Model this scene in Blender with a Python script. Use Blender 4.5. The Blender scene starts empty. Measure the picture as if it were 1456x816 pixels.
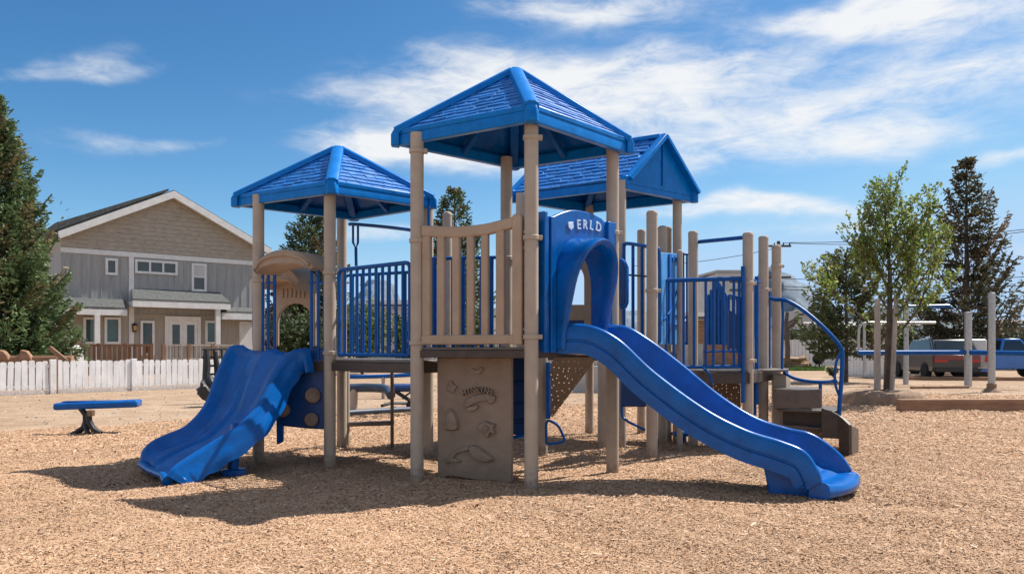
import bpy, bmesh, math, random
import numpy as np
from mathutils import Vector, Matrix
R = math.radians
random.seed(7)
rng = np.random.default_rng(7)
scene = bpy.context.scene
COL = scene.collection
F, CX, HY, H = 1100.0, 728.0, 495.0, 1.25      # focal length in photo pixels, optical centre, horizon, eye height

# ------------------------------------------------------------------ points
def P(px, py, Y):
    return Vector(((px - CX) * Y / F, Y, H + (HY - py) * Y / F))
def XY(px, Y):
    return Vector(((px - CX) * Y / F, Y))
def ZZ(py, Y):
    return H + (HY - py) * Y / F

class Pl:
    """vertical plane through two ground points; s runs along it, o out of it towards the viewer"""
    def __init__(self, A, B):
        self.A = Vector(A[:2]); d = Vector(B[:2]) - self.A
        self.L = d.length; self.e = d.normalized(); self.n = Vector((self.e.y, -self.e.x))
    def shift(self, o):
        a = self.A + self.n * o
        return Pl(a, a + self.e * self.L)
    def s(self, px):
        dx = (px - CX) / F
        return (self.A.y * dx - self.A.x) / (self.e.x - self.e.y * dx)
    def sz(self, px, py):
        s = self.s(px); Y = self.A.y + s * self.e.y
        return (s, H + (HY - py) * Y / F)
    def w(self, s, z, o=0.0):
        q = self.A + self.e * s + self.n * o
        return Vector((q.x, q.y, z))
    def p(self, px, py, o=0.0):
        s, z = self.sz(px, py)
        return self.w(s, z, o)

def cr(pts, n):
    """Catmull-Rom resample of a list of Vectors / tuples"""
    p = np.array([tuple(q) for q in pts], float)
    p = np.vstack([2 * p[0] - p[1], p, 2 * p[-1] - p[-2]])
    m = len(p) - 3; out = []
    for t in np.linspace(0, m, n):
        i = min(int(t), m - 1); u = t - i
        a, b, c, d = p[i], p[i + 1], p[i + 2], p[i + 3]
        out.append(0.5 * ((2 * b) + (c - a) * u + (2 * a - 5 * b + 4 * c - d) * u * u + (3 * b - a - 3 * c + d) * u ** 3))
    return out

# ------------------------------------------------------------------ mesh building
ORG = {}
class MB:
    def __init__(self):
        self.v = []; self.f = []
    def add(self, vs, fs):
        k = len(self.v); self.v += [Vector(q) for q in vs]; self.f += [[k + i for i in q] for q in fs]
    def loft(self, rings, caps=True, closed=True):
        n = len(rings[0]); vs = [q for r in rings for q in r]; fs = []
        for i in range(len(rings) - 1):
            for j in range(n if closed else n - 1):
                a = i * n + j; b = i * n + (j + 1) % n
                fs.append([a, b, b + n, a + n])
        if caps:
            fs.append(list(range(n))[::-1]); fs.append([(len(rings) - 1) * n + j for j in range(n)])
        self.add(vs, fs); return self
    def prism(self, pl, pts, o0, o1):
        return self.loft([[pl.w(s, z, o0) for s, z in pts], [pl.w(s, z, o1) for s, z in pts]])
    def pbox(self, pl, s0, s1, z0, z1, o0, o1):
        return self.prism(pl, [(s0, z0), (s1, z0), (s1, z1), (s0, z1)], o0, o1)
    def slab(self, pts, z0, z1):
        return self.loft([[Vector((p[0], p[1], z0)) for p in pts], [Vector((p[0], p[1], z1)) for p in pts]])
    def box(self, a, b):
        x0, y0, z0 = a; x1, y1, z1 = b
        return self.loft([[(x0, y0, z0), (x1, y0, z0), (x1, y1, z0), (x0, y1, z0)], [(x0, y0, z1), (x1, y0, z1), (x1, y1, z1), (x0, y1, z1)]])
    def bar(self, a, b, w, h, up=(0, 0, 1)):
        a = Vector(a); b = Vector(b); t = (b - a).normalized(); u = Vector(up)
        s = t.cross(u)
        s = s.normalized() if s.length > 1e-4 else t.cross(Vector((1, 0, 0))).normalized()
        u = s.cross(t).normalized()
        r = lambda c: [c + s * w / 2 + u * h / 2, c - s * w / 2 + u * h / 2, c - s * w / 2 - u * h / 2, c + s * w / 2 - u * h / 2]
        return self.loft([r(a), r(b)])
    def tube(self, path, r, seg=10, caps=True):
        path = [Vector(q) for q in path]; n = len(path); rings = []; prev = None
        for i in range(n):
            t = (path[min(i + 1, n - 1)] - path[max(i - 1, 0)]).normalized()
            if prev is None:
                u = t.cross(Vector((0, 0, 1)))
                if u.length < 1e-3: u = t.cross(Vector((1, 0, 0)))
            else:
                u = prev - t * prev.dot(t)
            u.normalize(); prev = u; v = t.cross(u)
            rr = r[i] if hasattr(r, '__len__') else r
            rings.append([path[i] + (u * math.cos(a) + v * math.sin(a)) * rr for a in [2 * math.pi * k / seg for k in range(seg)]])
        return self.loft(rings, caps)
    def lathe(self, c, prof, seg=20, axis=None):
        c = Vector(c); z = Vector(axis).normalized() if axis else Vector((0, 0, 1))
        u = z.cross(Vector((1, 0, 0)));
        if u.length < 1e-3: u = z.cross(Vector((0, 1, 0)))
        u.normalize(); v = z.cross(u)
        return self.loft([[c + z * h + (u * math.cos(2 * math.pi * k / seg) + v * math.sin(2 * math.pi * k / seg)) * max(r, 1e-4) for k in range(seg)] for r, h in prof])
    def build(self, name, m, parent=None, smooth=35, bevel=0, org=None, bseg=2):
        o0 = ORG[parent.name] if parent else Vector(org or (0, 0, 0))
        me = bpy.data.meshes.new(name)
        me.from_pydata([tuple(q - o0) for q in self.v], [], self.f)
        bm = bmesh.new(); bm.from_mesh(me); bmesh.ops.recalc_face_normals(bm, faces=bm.faces); bm.to_mesh(me); bm.free()
        me.materials.append(m)
        if smooth:
            me.polygons.foreach_set('use_smooth', [True] * len(me.polygons)); me.set_sharp_from_angle(angle=R(smooth))
        o = bpy.data.objects.new(name, me); COL.objects.link(o)
        if bevel:
            b = o.modifiers.new('bevel', 'BEVEL'); b.width = bevel; b.segments = bseg; b.limit_method = 'ANGLE'; b.angle_limit = R(40)
        if parent: o.parent = parent
        else: o.location = o0
        ORG[o.name] = o0
        return o

def thing(name, label, cat, loc, group=None):
    o = bpy.data.objects.new(name, None); COL.objects.link(o); o.location = loc; o.empty_display_size = .2
    ORG[o.name] = Vector(loc); o['label'] = label; o['category'] = cat
    if group: o['group'] = group
    return o
def tag(o, label, cat, group=None):
    o['label'] = label; o['category'] = cat
    if group: o['group'] = group
    return o
def cube_mesh_quads(name, C, D, S, ln, wd, m, parent, cols=None):
    """many small leaf quads: centres, directions, side vectors, length, width"""
    n = len(C); o0 = np.array(ORG[parent.name])
    ln = np.broadcast_to(np.asarray(ln, float).reshape(-1, 1), (n, 1)); wd = np.broadcast_to(np.asarray(wd, float).reshape(-1, 1), (n, 1))
    a = C - D * ln / 2 - S * wd * .35; b = C - D * ln / 2 + S * wd * .35; c = C + D * ln / 2 + S * wd / 2; d = C + D * ln / 2 - S * wd / 2
    V = np.stack([a, b, c, d], 1).reshape(-1, 3) - o0
    me = bpy.data.meshes.new(name)
    me.vertices.add(4 * n); me.vertices.foreach_set('co', V.ravel())
    me.loops.add(4 * n); me.loops.foreach_set('vertex_index', np.arange(4 * n, dtype=np.int32))
    me.polygons.add(n); me.polygons.foreach_set('loop_start', np.arange(0, 4 * n, 4, dtype=np.int32))
    me.update(calc_edges=True)
    if cols is not None:
        at = me.color_attributes.new('Col', 'FLOAT_COLOR', 'POINT')
        cc = np.ones((4 * n, 4), np.float32); cc[:, :3] = np.repeat(cols, 4, 0); at.data.foreach_set('color', cc.ravel())
    me.materials.append(m)
    o = bpy.data.objects.new(name, me); COL.objects.link(o); o.parent = parent; ORG[o.name] = Vector(o0)
    return o

# ------------------------------------------------------------------ materials
def nodes(m):
    m.use_nodes = True; nt = m.node_tree
    return nt, nt.nodes, nt.links, nt.nodes['Principled BSDF']
def mat(name, col, rough=.6, var=.12, scale=6.0, bump=0.0, bscale=60.0, col2=None, spec=.5, metal=0.0, stretch=None, coat=0.0, dust=None):
    m = bpy.data.materials.new(name); nt, N, L, B = nodes(m)
    B.inputs['Roughness'].default_value = rough; B.inputs['Metallic'].default_value = metal
    B.inputs['Specular IOR Level'].default_value = spec; B.inputs['Coat Weight'].default_value = coat
    tc = N.new('ShaderNodeTexCoord'); mp = N.new('ShaderNodeMapping'); L.new(tc.outputs['Object'], mp.inputs['Vector'])
    if stretch: mp.inputs['Scale'].default_value = stretch
    n1 = N.new('ShaderNodeTexNoise'); n1.inputs['Scale'].default_value = scale; n1.inputs['Detail'].default_value = 6; n1.inputs['Roughness'].default_value = .65
    L.new(mp.outputs[0], n1.inputs['Vector'])
    rp = N.new('ShaderNodeValToRGB'); L.new(n1.outputs['Fac'], rp.inputs['Fac'])
    c2 = col2 or tuple(c * (1 - var * 1.6) for c in col); c1 = tuple(min(1, c * (1 + var)) for c in col)
    rp.color_ramp.elements[0].position = .32; rp.color_ramp.elements[1].position = .68
    rp.color_ramp.elements[0].color = (*c2, 1); rp.color_ramp.elements[1].color = (*c1, 1)
    out = rp.outputs['Color']
    if dust:
        n2 = N.new('ShaderNodeTexNoise'); n2.inputs['Scale'].default_value = scale * .55; n2.inputs['Detail'].default_value = 8; n2.inputs['Roughness'].default_value = .75
        L.new(tc.outputs['Object'], n2.inputs['Vector'])
        mr = N.new('ShaderNodeMapRange'); mr.inputs['From Min'].default_value = .48; mr.inputs['From Max'].default_value = .8; mr.inputs['To Max'].default_value = dust[3]
        L.new(n2.outputs['Fac'], mr.inputs['Value'])
        mx = N.new('ShaderNodeMix'); mx.data_type = 'RGBA'; L.new(mr.outputs[0], mx.inputs['Factor']); L.new(out, mx.inputs['A']); mx.inputs['B'].default_value = (*dust[:3], 1)
        out = mx.outputs['Result']
        ad = N.new('ShaderNodeMath'); ad.operation = 'MULTIPLY_ADD'; L.new(n2.outputs['Fac'], ad.inputs[0]); ad.inputs[1].default_value = .3; ad.inputs[2].default_value = rough - .13
        L.new(ad.outputs[0], B.inputs['Roughness'])
    L.new(out, B.inputs['Base Color'])
    if bump:
        nb = N.new('ShaderNodeTexNoise'); nb.inputs['Scale'].default_value = bscale; nb.inputs['Detail'].default_value = 4
        L.new(mp.outputs[0], nb.inputs['Vector'])
        bp = N.new('ShaderNodeBump'); bp.inputs['Strength'].default_value = bump; bp.inputs['Distance'].default_value = .01
        L.new(nb.outputs['Fac'], bp.inputs['Height']); L.new(bp.outputs[0], B.inputs['Normal'])
    return m
def soil(m, h=.16, col=(.20, .135, .09)):
    nt = m.node_tree; N, L = nt.nodes, nt.links; B = N['Principled BSDF']; src = B.inputs['Base Color'].links[0].from_socket
    tc = N.new('ShaderNodeTexCoord'); sp = N.new('ShaderNodeSeparateXYZ'); L.new(tc.outputs['Object'], sp.inputs[0]); n = N.new('ShaderNodeTexNoise'); n.inputs['Scale'].default_value = 22; n.inputs['Detail'].default_value = 6; L.new(tc.outputs['Object'], n.inputs['Vector'])
    a = N.new('ShaderNodeMath'); a.operation = 'MULTIPLY_ADD'; L.new(n.outputs['Fac'], a.inputs[0]); a.inputs[1].default_value = -.4; L.new(sp.outputs[2], a.inputs[2])
    mr = N.new('ShaderNodeMapRange'); mr.inputs['From Min'].default_value = h - .2; mr.inputs['From Max'].default_value = -.2; mr.inputs['To Max'].default_value = .75; L.new(a.outputs[0], mr.inputs['Value'])
    mx = N.new('ShaderNodeMix'); mx.data_type = 'RGBA'; L.new(mr.outputs[0], mx.inputs['Factor']); L.new(src, mx.inputs['A']); mx.inputs['B'].default_value = (*col, 1); L.new(mx.outputs['Result'], B.inputs['Base Color'])
def leafmat(name, trans=.25, rough=.6):
    m = bpy.data.materials.new(name); nt, N, L, B = nodes(m)
    at = N.new('ShaderNodeVertexColor'); at.layer_name = 'Col'; L.new(at.outputs['Color'], B.inputs['Base Color'])
    B.inputs['Roughness'].default_value = rough; B.inputs['Specular IOR Level'].default_value = .3
    tr = N.new('ShaderNodeBsdfTranslucent'); L.new(at.outputs['Color'], tr.inputs['Color'])
    mx = N.new('ShaderNodeMixShader'); mx.inputs[0].default_value = trans
    L.new(B.outputs[0], mx.inputs[1]); L.new(tr.outputs[0], mx.inputs[2]); L.new(mx.outputs[0], N['Material Output'].inputs['Surface'])
    return m
def glass(name, col=(.02, .03, .035), rough=.06):
    return mat(name, col, rough, .25, .8, spec=.8)

M = {}
M['blue'] = mat('blue_plastic', (.0, .098, .38), .24, .16, 5, bump=.12, bscale=14, spec=.3, dust=(.015, .17, .38, .16))
M['roofblue'] = mat('roof_blue_plastic', (.0, .165, .55), .32, .12, 9, bump=.12, bscale=30, spec=.2, dust=(.015, .24, .54, .2))
M['shingle'] = mat('roof_shingle_plastic', (.0, .155, .52), .40, .16, 9, bump=.6, bscale=11, spec=1.0, dust=(.03, .25, .5, .2))
M['bluemetal'] = mat('blue_powder_coat', (.0, .08, .31), .36, .15, 8, spec=.25)
M['deepblue'] = mat('deep_blue_plastic', (.0, .045, .19), .42, .15, 5, bump=.08, bscale=20)
M['paleblue'] = mat('sky_blue_panel', (.06, .27, .62), .35, .1, 5)
M['tan'] = mat('tan_powder_coat', (.42, .345, .272), .5, .07, 5, spec=.4, dust=(.33, .26, .20, .35))
M['tanplastic'] = mat('tan_plastic', (.40, .295, .21), .55, .08, 4, bump=.1, bscale=30, spec=.4, dust=(.30, .23, .17, .35))
M['rockpanel'] = mat('brown_grey_plastic', (.29, .21, .152), .6, .10, 5, bump=.2, bscale=25, dust=(.16, .11, .08, .4))
M['deckbrown'] = mat('brown_coated_deck', (.055, .037, .027), .5, .2, 10, bump=.15, bscale=80, dust=(.14, .10, .075, .3))
M['stepbrown'] = mat('grey_brown_steps', (.115, .09, .075), .42, .15, 8, bump=.1, bscale=60, dust=(.22, .17, .13, .4))
M['hold'] = mat('brown_hold', (.20, .13, .085), .6, .2, 12, bump=.3, bscale=40)
M['steel'] = mat('galvanised_steel', (.42, .42, .42), .45, .12, 12, metal=.85)
M['black'] = mat('black_rubber', (.018, .018, .02), .55, .3, 15, bump=.2, bscale=60)
M['rope'] = mat('black_rope', (.02, .022, .026), .8, .3, 40)
M['slate'] = mat('slate_blue_padding', (.035, .06, .10), .5, .25, 6)
M['relief'] = mat('brown_grey_relief', (.275, .20, .145), .55, .16, 9, bump=.9, bscale=26, dust=(.15, .105, .08, .5))
M['letter'] = mat('pale_blue_lettering', (.55, .68, .85), .4, .1, 30)
M['white'] = mat('white_paint', (.72, .71, .69), .55, .08, 3, bump=.1, bscale=20, dust=(.50, .47, .43, .3))
M['picket'] = mat('weathered_white_paint', (.80, .80, .80), .6, .10, 5, bump=.25, bscale=40, stretch=(1, 1, .3), dust=(.48, .44, .40, .4))
M['siding'] = mat('grey_board_siding', (.335, .33, .32), .7, .1, 2.5, bump=.2, bscale=12, stretch=(3, 3, .4))
M['gable'] = mat('tan_shingle_siding', (.39, .335, .27), .75, .12, 3, bump=.3, bscale=12, stretch=(1, 1, 3))
M['lowwall'] = mat('taupe_siding', (.35, .305, .255), .7, .1, 2.5, bump=.2, bscale=12, stretch=(3, 3, .4))
M['asphaltroof'] = mat('asphalt_shingles', (.085, .09, .088), .85, .35, 9, bump=.6, bscale=14)
M['glass'] = glass('window_glass')
M['teal'] = glass('teal_glass', (.04, .08, .08), .08)
M['lamp'] = mat('lamp_brass', (.5, .3, .1), .4, .1, 10)
M['wood'] = mat('weathered_wood', (.26, .145, .085), .7, .25, 6, bump=.3, bscale=30, stretch=(1, 1, .3))
M['timber'] = mat('landscape_timber', (.30, .165, .095), .75, .25, 3, bump=.35, bscale=24, stretch=(.4, 3, 3), dust=(.2, .13, .09, .4))
M['bark'] = mat('bark', (.11, .085, .065), .9, .35, 9, bump=.7, bscale=30, stretch=(1, 1, .35))
M['stake'] = mat('grey_wood', (.36, .32, .28), .8, .2, 8, bump=.3, bscale=30, stretch=(1, 1, .2))
M['earth'] = mat('earth_mound', (.27, .175, .115), .95, .25, 5, bump=.8, bscale=18)
M['needles'] = leafmat('needles', .28)
M['leaves'] = leafmat('leaves', .5, .5)
M['brick'] = mat('brown_wall', (.20, .13, .10), .8, .2, 2)
M['palewall'] = mat('pale_render_wall', (.52, .51, .49), .8, .1, 1.2)
M['darkroof'] = mat('dark_metal_roof', (.12, .10, .09), .6, .2, 2)
M['greywall'] = mat('grey_concrete', (.42, .41, .40), .8, .12, 2)
M['carred'] = mat('dark_red_paint', (.16, .012, .014), .25, .1, 2, coat=.6)
M['carsilver'] = mat('silver_paint', (.42, .44, .46), .3, .08, 2, metal=.3, coat=.5)
M['carwhite'] = mat('white_car_paint', (.55, .55, .54), .35, .06, 2, coat=.4)
M['carblue'] = mat('blue_car_paint', (.008, .13, .45), .25, .08, 2, coat=.6)
M['cardark'] = mat('dark_car_paint', (.022, .02, .022), .3, .1, 2, coat=.5)
M['tyre'] = mat('tyre_rubber', (.02, .02, .02), .8, .2, 20)
M['redlens'] = mat('red_lens', (.45, .015, .012), .2, .1, 5)
M['redsign'] = mat('red_sign', (.5, .03, .025), .5, .1, 5)
M['logend'] = mat('cut_wood', (.42, .27, .15), .8, .2, 8)
M['shrub'] = leafmat('shrub_leaves', .3)

soil(M['tan']); soil(M['rockpanel'], .2); soil(M['picket'], .2, (.34, .27, .21))
def perforated(name, col):
    m = mat(name, col, .45, .2, 6); nt, N, L, B = nodes(m)
    tc = N.new('ShaderNodeTexCoord'); v = N.new('ShaderNodeTexVoronoi'); v.voronoi_dimensions = '2D'; v.inputs['Scale'].default_value = 16; v.inputs['Randomness'].default_value = .8
    sx = N.new('ShaderNodeSeparateXYZ'); cx_ = N.new('ShaderNodeCombineXYZ'); L.new(tc.outputs['Object'], sx.inputs[0]); L.new(sx.outputs[0], cx_.inputs[0]); L.new(sx.outputs[2], cx_.inputs[1]); L.new(cx_.outputs[0], v.inputs['Vector'])
    lt = N.new('ShaderNodeMath'); lt.operation = 'LESS_THAN'; L.new(v.outputs['Distance'], lt.inputs[0]); lt.inputs[1].default_value = .095
    tr = N.new('ShaderNodeBsdfTransparent'); mx = N.new('ShaderNodeMixShader')
    L.new(lt.outputs[0], mx.inputs[0]); L.new(B.outputs[0], mx.inputs[1]); L.new(tr.outputs[0], mx.inputs[2]); L.new(mx.outputs[0], N['Material Output'].inputs['Surface'])
    return m
M['perf'] = perforated('perforated_brown_metal', (.17, .088, .028))

# ------------------------------------------------------------------ ground
def hgt(x, y):
    return (.012 * np.sin(1.7 * x + .6) * np.sin(1.3 * y) + .010 * np.sin(3.1 * x - 2.2 * y + 1) + .007 * np.sin(5.3 * x + 4.1 * y) + .005 * np.sin(9.1 * x - 7.7 * y + 2)
            + .004 * np.sin(13. * x + 11. * y)
            - .055 * np.exp(-((x - 3.15) / .55) ** 2 - ((y - 6.45) / .45) ** 2) + .05 * np.exp(-((x - 3.75) / .35) ** 2 - ((y - 6.2) / .5) ** 2) + .03 * np.exp(-((x - 3.0) / .6) ** 2 - ((y - 5.75) / .22) ** 2)
            - .05 * np.exp(-((x + 3.75) / .5) ** 2 - ((y - 7.3) / .5) ** 2) + .035 * np.exp(-((x + 4.4) / .3) ** 2 - ((y - 7.1) / .5) ** 2)
            - .03 * np.exp(-((x + .3) / 1.3) ** 2 - ((y - 7.9) / .6) ** 2) + .02 * np.sin(.8 * x + .4) * np.sin(.9 * y + 1.))
XF = np.array([-40, -9, -7.8, -5.8, -2, 2, 5, 14, 40.]); YF = np.array([11.2, 11.4, 11.75, 14.2, 16.5, 18.5, 20.5, 21.5, 21.5])
def yfar(x): return np.interp(x, XF, YF) + .25 * np.sin(2.3 * x) + .12 * np.sin(6.1 * x + 1)
def bedz(x, y):
    e = np.clip((yfar(x) - y) / .7, 0, 1)
    return hgt(x, y) * e + (e - 1) * .05

def make_ground():
    m = bpy.data.materials.new('sandy_ground'); nt, N, L, B = nodes(m)
    tc = N.new('ShaderNodeTexCoord')
    def noise(s, d=8, r=.6):
        n = N.new('ShaderNodeTexNoise'); n.inputs['Scale'].default_value = s; n.inputs['Detail'].default_value = d; n.inputs['Roughness'].default_value = r
        L.new(tc.outputs['Object'], n.inputs['Vector']); return n
    n1 = noise(.22); n2 = noise(30, 6, .7)
    rp = N.new('ShaderNodeValToRGB'); L.new(n1.outputs['Fac'], rp.inputs['Fac'])
    e = rp.color_ramp.elements; e[0].position = .35; e[0].color = (.37, .255, .17, 1); e[1].position = .65; e[1].color = (.48, .355, .255, 1)
    rq = N.new('ShaderNodeValToRGB'); L.new(n2.outputs['Fac'], rq.inputs['Fac'])
    e = rq.color_ramp.elements; e[0].position = .3; e[0].color = (.62, .58, .54, 1); e[1].position = .6; e[1].color = (1, 1, 1, 1)
    mx = N.new('ShaderNodeMix'); mx.data_type = 'RGBA'; mx.blend_type = 'MULTIPLY'; mx.inputs['Factor'].default_value = 1
    L.new(rp.outputs[0], mx.inputs['A']); L.new(rq.outputs[0], mx.inputs['B'])
    n4 = noise(1.6, 9, .72); rr = N.new('ShaderNodeValToRGB'); L.new(n4.outputs['Fac'], rr.inputs['Fac']); e = rr.color_ramp.elements; e[0].position = .36; e[0].color = (.74, .70, .67, 1); e[1].position = .56; e[1].color = (1, 1, 1, 1)
    my = N.new('ShaderNodeMix'); my.data_type = 'RGBA'; my.blend_type = 'MULTIPLY'; my.inputs['Factor'].default_value = 1; L.new(mx.outputs['Result'], my.inputs['A']); L.new(rr.outputs[0], my.inputs['B']); L.new(my.outputs['Result'], B.inputs['Base Color'])
    B.inputs['Roughness'].default_value = .95; B.inputs['Specular IOR Level'].default_value = .15
    bp = N.new('ShaderNodeBump'); bp.inputs['Strength'].default_value = .6; bp.inputs['Distance'].default_value = .03; L.new(n2.outputs['Fac'], bp.inputs['Height']); L.new(bp.outputs[0], B.inputs['Normal'])
    # one sheet to the horizon, scooped out under the bed of chips
    gx = np.concatenate([[-4000, -400, -60, -30], np.linspace(-20, 22, 85), [30, 60, 400, 4000]]); gy = np.concatenate([[-50], np.linspace(0, 24, 97), [30, 60, 200, 1000, 4500]])
    GX, GY = np.meshgrid(gx, gy); GZ = -.02 - .13 * np.clip((yfar(GX) - .8 - GY) / .5, 0, 1) * np.clip((GX + 15.4) / .6, 0, 1) * np.clip((17.4 - GX) / .6, 0, 1) * np.clip((GY - 1.6) / .5, 0, 1)
    n_ = len(gx); b = MB(); b.add(np.stack([GX, GY, GZ], -1).reshape(-1, 3).tolist(), [[j * n_ + i, j * n_ + i + 1, (j + 1) * n_ + i + 1, (j + 1) * n_ + i] for j in range(len(gy) - 1) for i in range(n_ - 1)])
    o = b.build('ground', m, smooth=30); o['kind'] = 'structure'
    # bed of chips: a real heightfield
    xs = np.linspace(-16, 18, 341); ys = np.linspace(1.5, 22.5, 231)
    X, Y = np.meshgrid(xs, ys); Z = bedz(X, Y) - .011
    nx, ny = len(xs), len(ys)
    idx = np.arange(nx * ny).reshape(ny, nx)
    Q = np.stack([idx[:-1, :-1], idx[:-1, 1:], idx[1:, 1:], idx[1:, :-1]], -1).reshape(-1, 4)
    keep = (Z.ravel()[Q] > -.056).any(1); Q = Q[keep]
    me = bpy.data.meshes.new('wood_chip_bed'); me.from_pydata(np.stack([X, Y, Z], -1).reshape(-1, 3).tolist(), [], Q.tolist())
    me.polygons.foreach_set('use_smooth', [True] * len(me.polygons))
    m = bpy.data.materials.new('chip_bed'); nt, N, L, B = nodes(m)
    tc = N.new('ShaderNodeTexCoord'); mp = N.new('ShaderNodeMapping'); mp.inputs['Scale'].default_value = (1, 1.0, 1); L.new(tc.outputs['Object'], mp.inputs['Vector'])
    v = N.new('ShaderNodeTexVoronoi'); v.inputs['Scale'].default_value = 48; v.inputs['Randomness'].default_value = 1
    wn = N.new('ShaderNodeTexNoise'); wn.inputs['Scale'].default_value = 30; L.new(mp.outputs[0], wn.inputs['Vector'])
    ad = N.new('ShaderNodeVectorMath'); ad.operation = 'MULTIPLY_ADD'; ad.inputs[1].default_value = (.05, .05, .05); L.new(wn.outputs['Color'], ad.inputs[0]); L.new(mp.outputs[0], ad.inputs[2])
    L.new(ad.outputs[0], v.inputs['Vector'])
    sp = N.new('ShaderNodeSeparateColor'); L.new(v.outputs['Color'], sp.inputs[0])
    rp = N.new('ShaderNodeValToRGB'); L.new(sp.outputs[0], rp.inputs['Fac'])
    cs = [(0, (.22, .12, .07)), (.25, (.38, .22, .125)), (.6, (.48, .295, .175)), (.85, (.54, .36, .23)), (1, (.62, .48, .35))]
    e = rp.color_ramp.elements
    while len(e) < len(cs): e.new(.5)
    for q, (p, c) in zip(e, cs): q.position = p; q.color = (*c, 1)
    L.new(rp.outputs[0], B.inputs['Base Color']); B.inputs['Roughness'].default_value = .9; B.inputs['Specular IOR Level'].default_value = .2
    bp = N.new('ShaderNodeBump'); bp.inputs['Strength'].default_value = .9; bp.inputs['Distance'].default_value = .02
    L.new(v.outputs['Distance'], bp.inputs['Height']); bp.invert = True; L.new(bp.outputs[0], B.inputs['Normal'])
    me.materials.append(m)
    o = bpy.data.objects.new('wood_chip_bed', me); COL.objects.link(o); o['kind'] = 'structure'

def make_chips():
    bands = [(3.7, 6, 12500, .62), (6, 9, 6500, .72), (9, 13, 2000, 1.0), (13, 21, 520, 1.5)]
    Xs, Ys, K = [], [], []
    for y0, y1, dens, k in bands:
        n = int(dens * (y1 - y0) * (y0 + y1) / 2 * 1.42)
        y = np.sqrt(rng.uniform(y0 * y0, y1 * y1, n)); x = rng.uniform(-.71, .71, n) * y
        ok = y < yfar(x) - .05 - .5 * rng.random(n)
        Xs.append(x[ok]); Ys.append(y[ok]); K.append(np.full(ok.sum(), k))
    x = np.concatenate(Xs); y = np.concatenate(Ys); k = np.concatenate(K); n = len(x)
    ln = rng.lognormal(math.log(.021), .42, n) * k; wd = ln * rng.uniform(.22, .5, n); th = rng.uniform(.002, .005, n) * k
    az = rng.uniform(0, 2 * np.pi, n); tilt = rng.normal(0, .16, n); roll = rng.normal(0, .22, n)
    d = np.stack([np.cos(az) * np.cos(tilt), np.sin(az) * np.cos(tilt), np.sin(tilt)], 1)
    s0 = np.stack([-np.sin(az), np.cos(az), np.zeros(n)], 1); u0 = np.cross(d, s0)
    s = s0 * np.cos(roll)[:, None] + u0 * np.sin(roll)[:, None]; u = np.cross(d, s)
    z = bedz(x, y) + .003 + np.abs(np.sin(tilt)) * ln / 2 + np.abs(np.sin(roll)) * wd / 2 * .7 + rng.uniform(0, .004, n)
    c = np.stack([x, y, z], 1)
    D = d * ln[:, None] / 2; S = s * wd[:, None] / 2; U = u * (th + wd * rng.uniform(.1, .35, n))[:, None]
    tp = rng.uniform(.35, 1, (n, 1)); tq = rng.uniform(.5, 1, (n, 1))
    V = np.stack([c - D - S * tp, c + D - S * tq, c + D * rng.uniform(.8, 1.2, (n, 1)) + U, c - D * rng.uniform(.8, 1.2, (n, 1)) + U, c + D + S * tq, c - D + S * tp], 1)
    base = (np.arange(n) * 6)[:, None, None]
    Q = (base + np.array([[0, 1, 2, 3], [3, 2, 4, 5]])[None]).reshape(-1)
    me = bpy.data.meshes.new('wood_chips'); me.vertices.add(6 * n); me.vertices.foreach_set('co', V.reshape(-1))
    me.loops.add(len(Q)); me.loops.foreach_set('vertex_index', Q.astype(np.int32))
    me.polygons.add(2 * n); me.polygons.foreach_set('loop_start', np.arange(0, 8 * n, 4, dtype=np.int32)); me.update(calc_edges=True)
    pal = np.array([(.59, .385, .25), (.53, .33, .205), (.47, .285, .17), (.63, .44, .30), (.42, .245, .14), (.29, .165, .095), (.66, .51, .375)])
    ci = rng.choice(len(pal), n, p=[.28, .28, .22, .09, .08, .03, .02]); cc = pal[ci] * np.array([.82, .825, .82]) * rng.uniform(.9, 1.1, (n, 1)) * (1 + .10 * np.sin(1.3 * x + .8 * np.sin(1.1 * y)) * np.sin(.9 * y + 1.2 * np.sin(.7 * x)))[:, None]
    at = me.color_attributes.new('Col', 'FLOAT_COLOR', 'POINT'); a = np.ones((6 * n, 4), np.float32); a[:, :3] = np.repeat(cc, 6, 0); print('chips', n); at.data.foreach_set('color', a.ravel())
    m = bpy.data.materials.new('wood_chip'); nt, N, L, B = nodes(m); v = N.new('ShaderNodeVertexColor'); v.layer_name = 'Col'
    L.new(v.outputs['Color'], B.inputs['Base Color']); B.inputs['Roughness'].default_value = .8; B.inputs['Specular IOR Level'].default_value = .25
    me.materials.append(m)
    o = bpy.data.objects.new('wood_chips', me); COL.objects.link(o); tag(o, 'tan wood chips covering the play area ground', 'wood chips'); o['kind'] = 'stuff'
make_ground(); make_chips()
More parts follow.
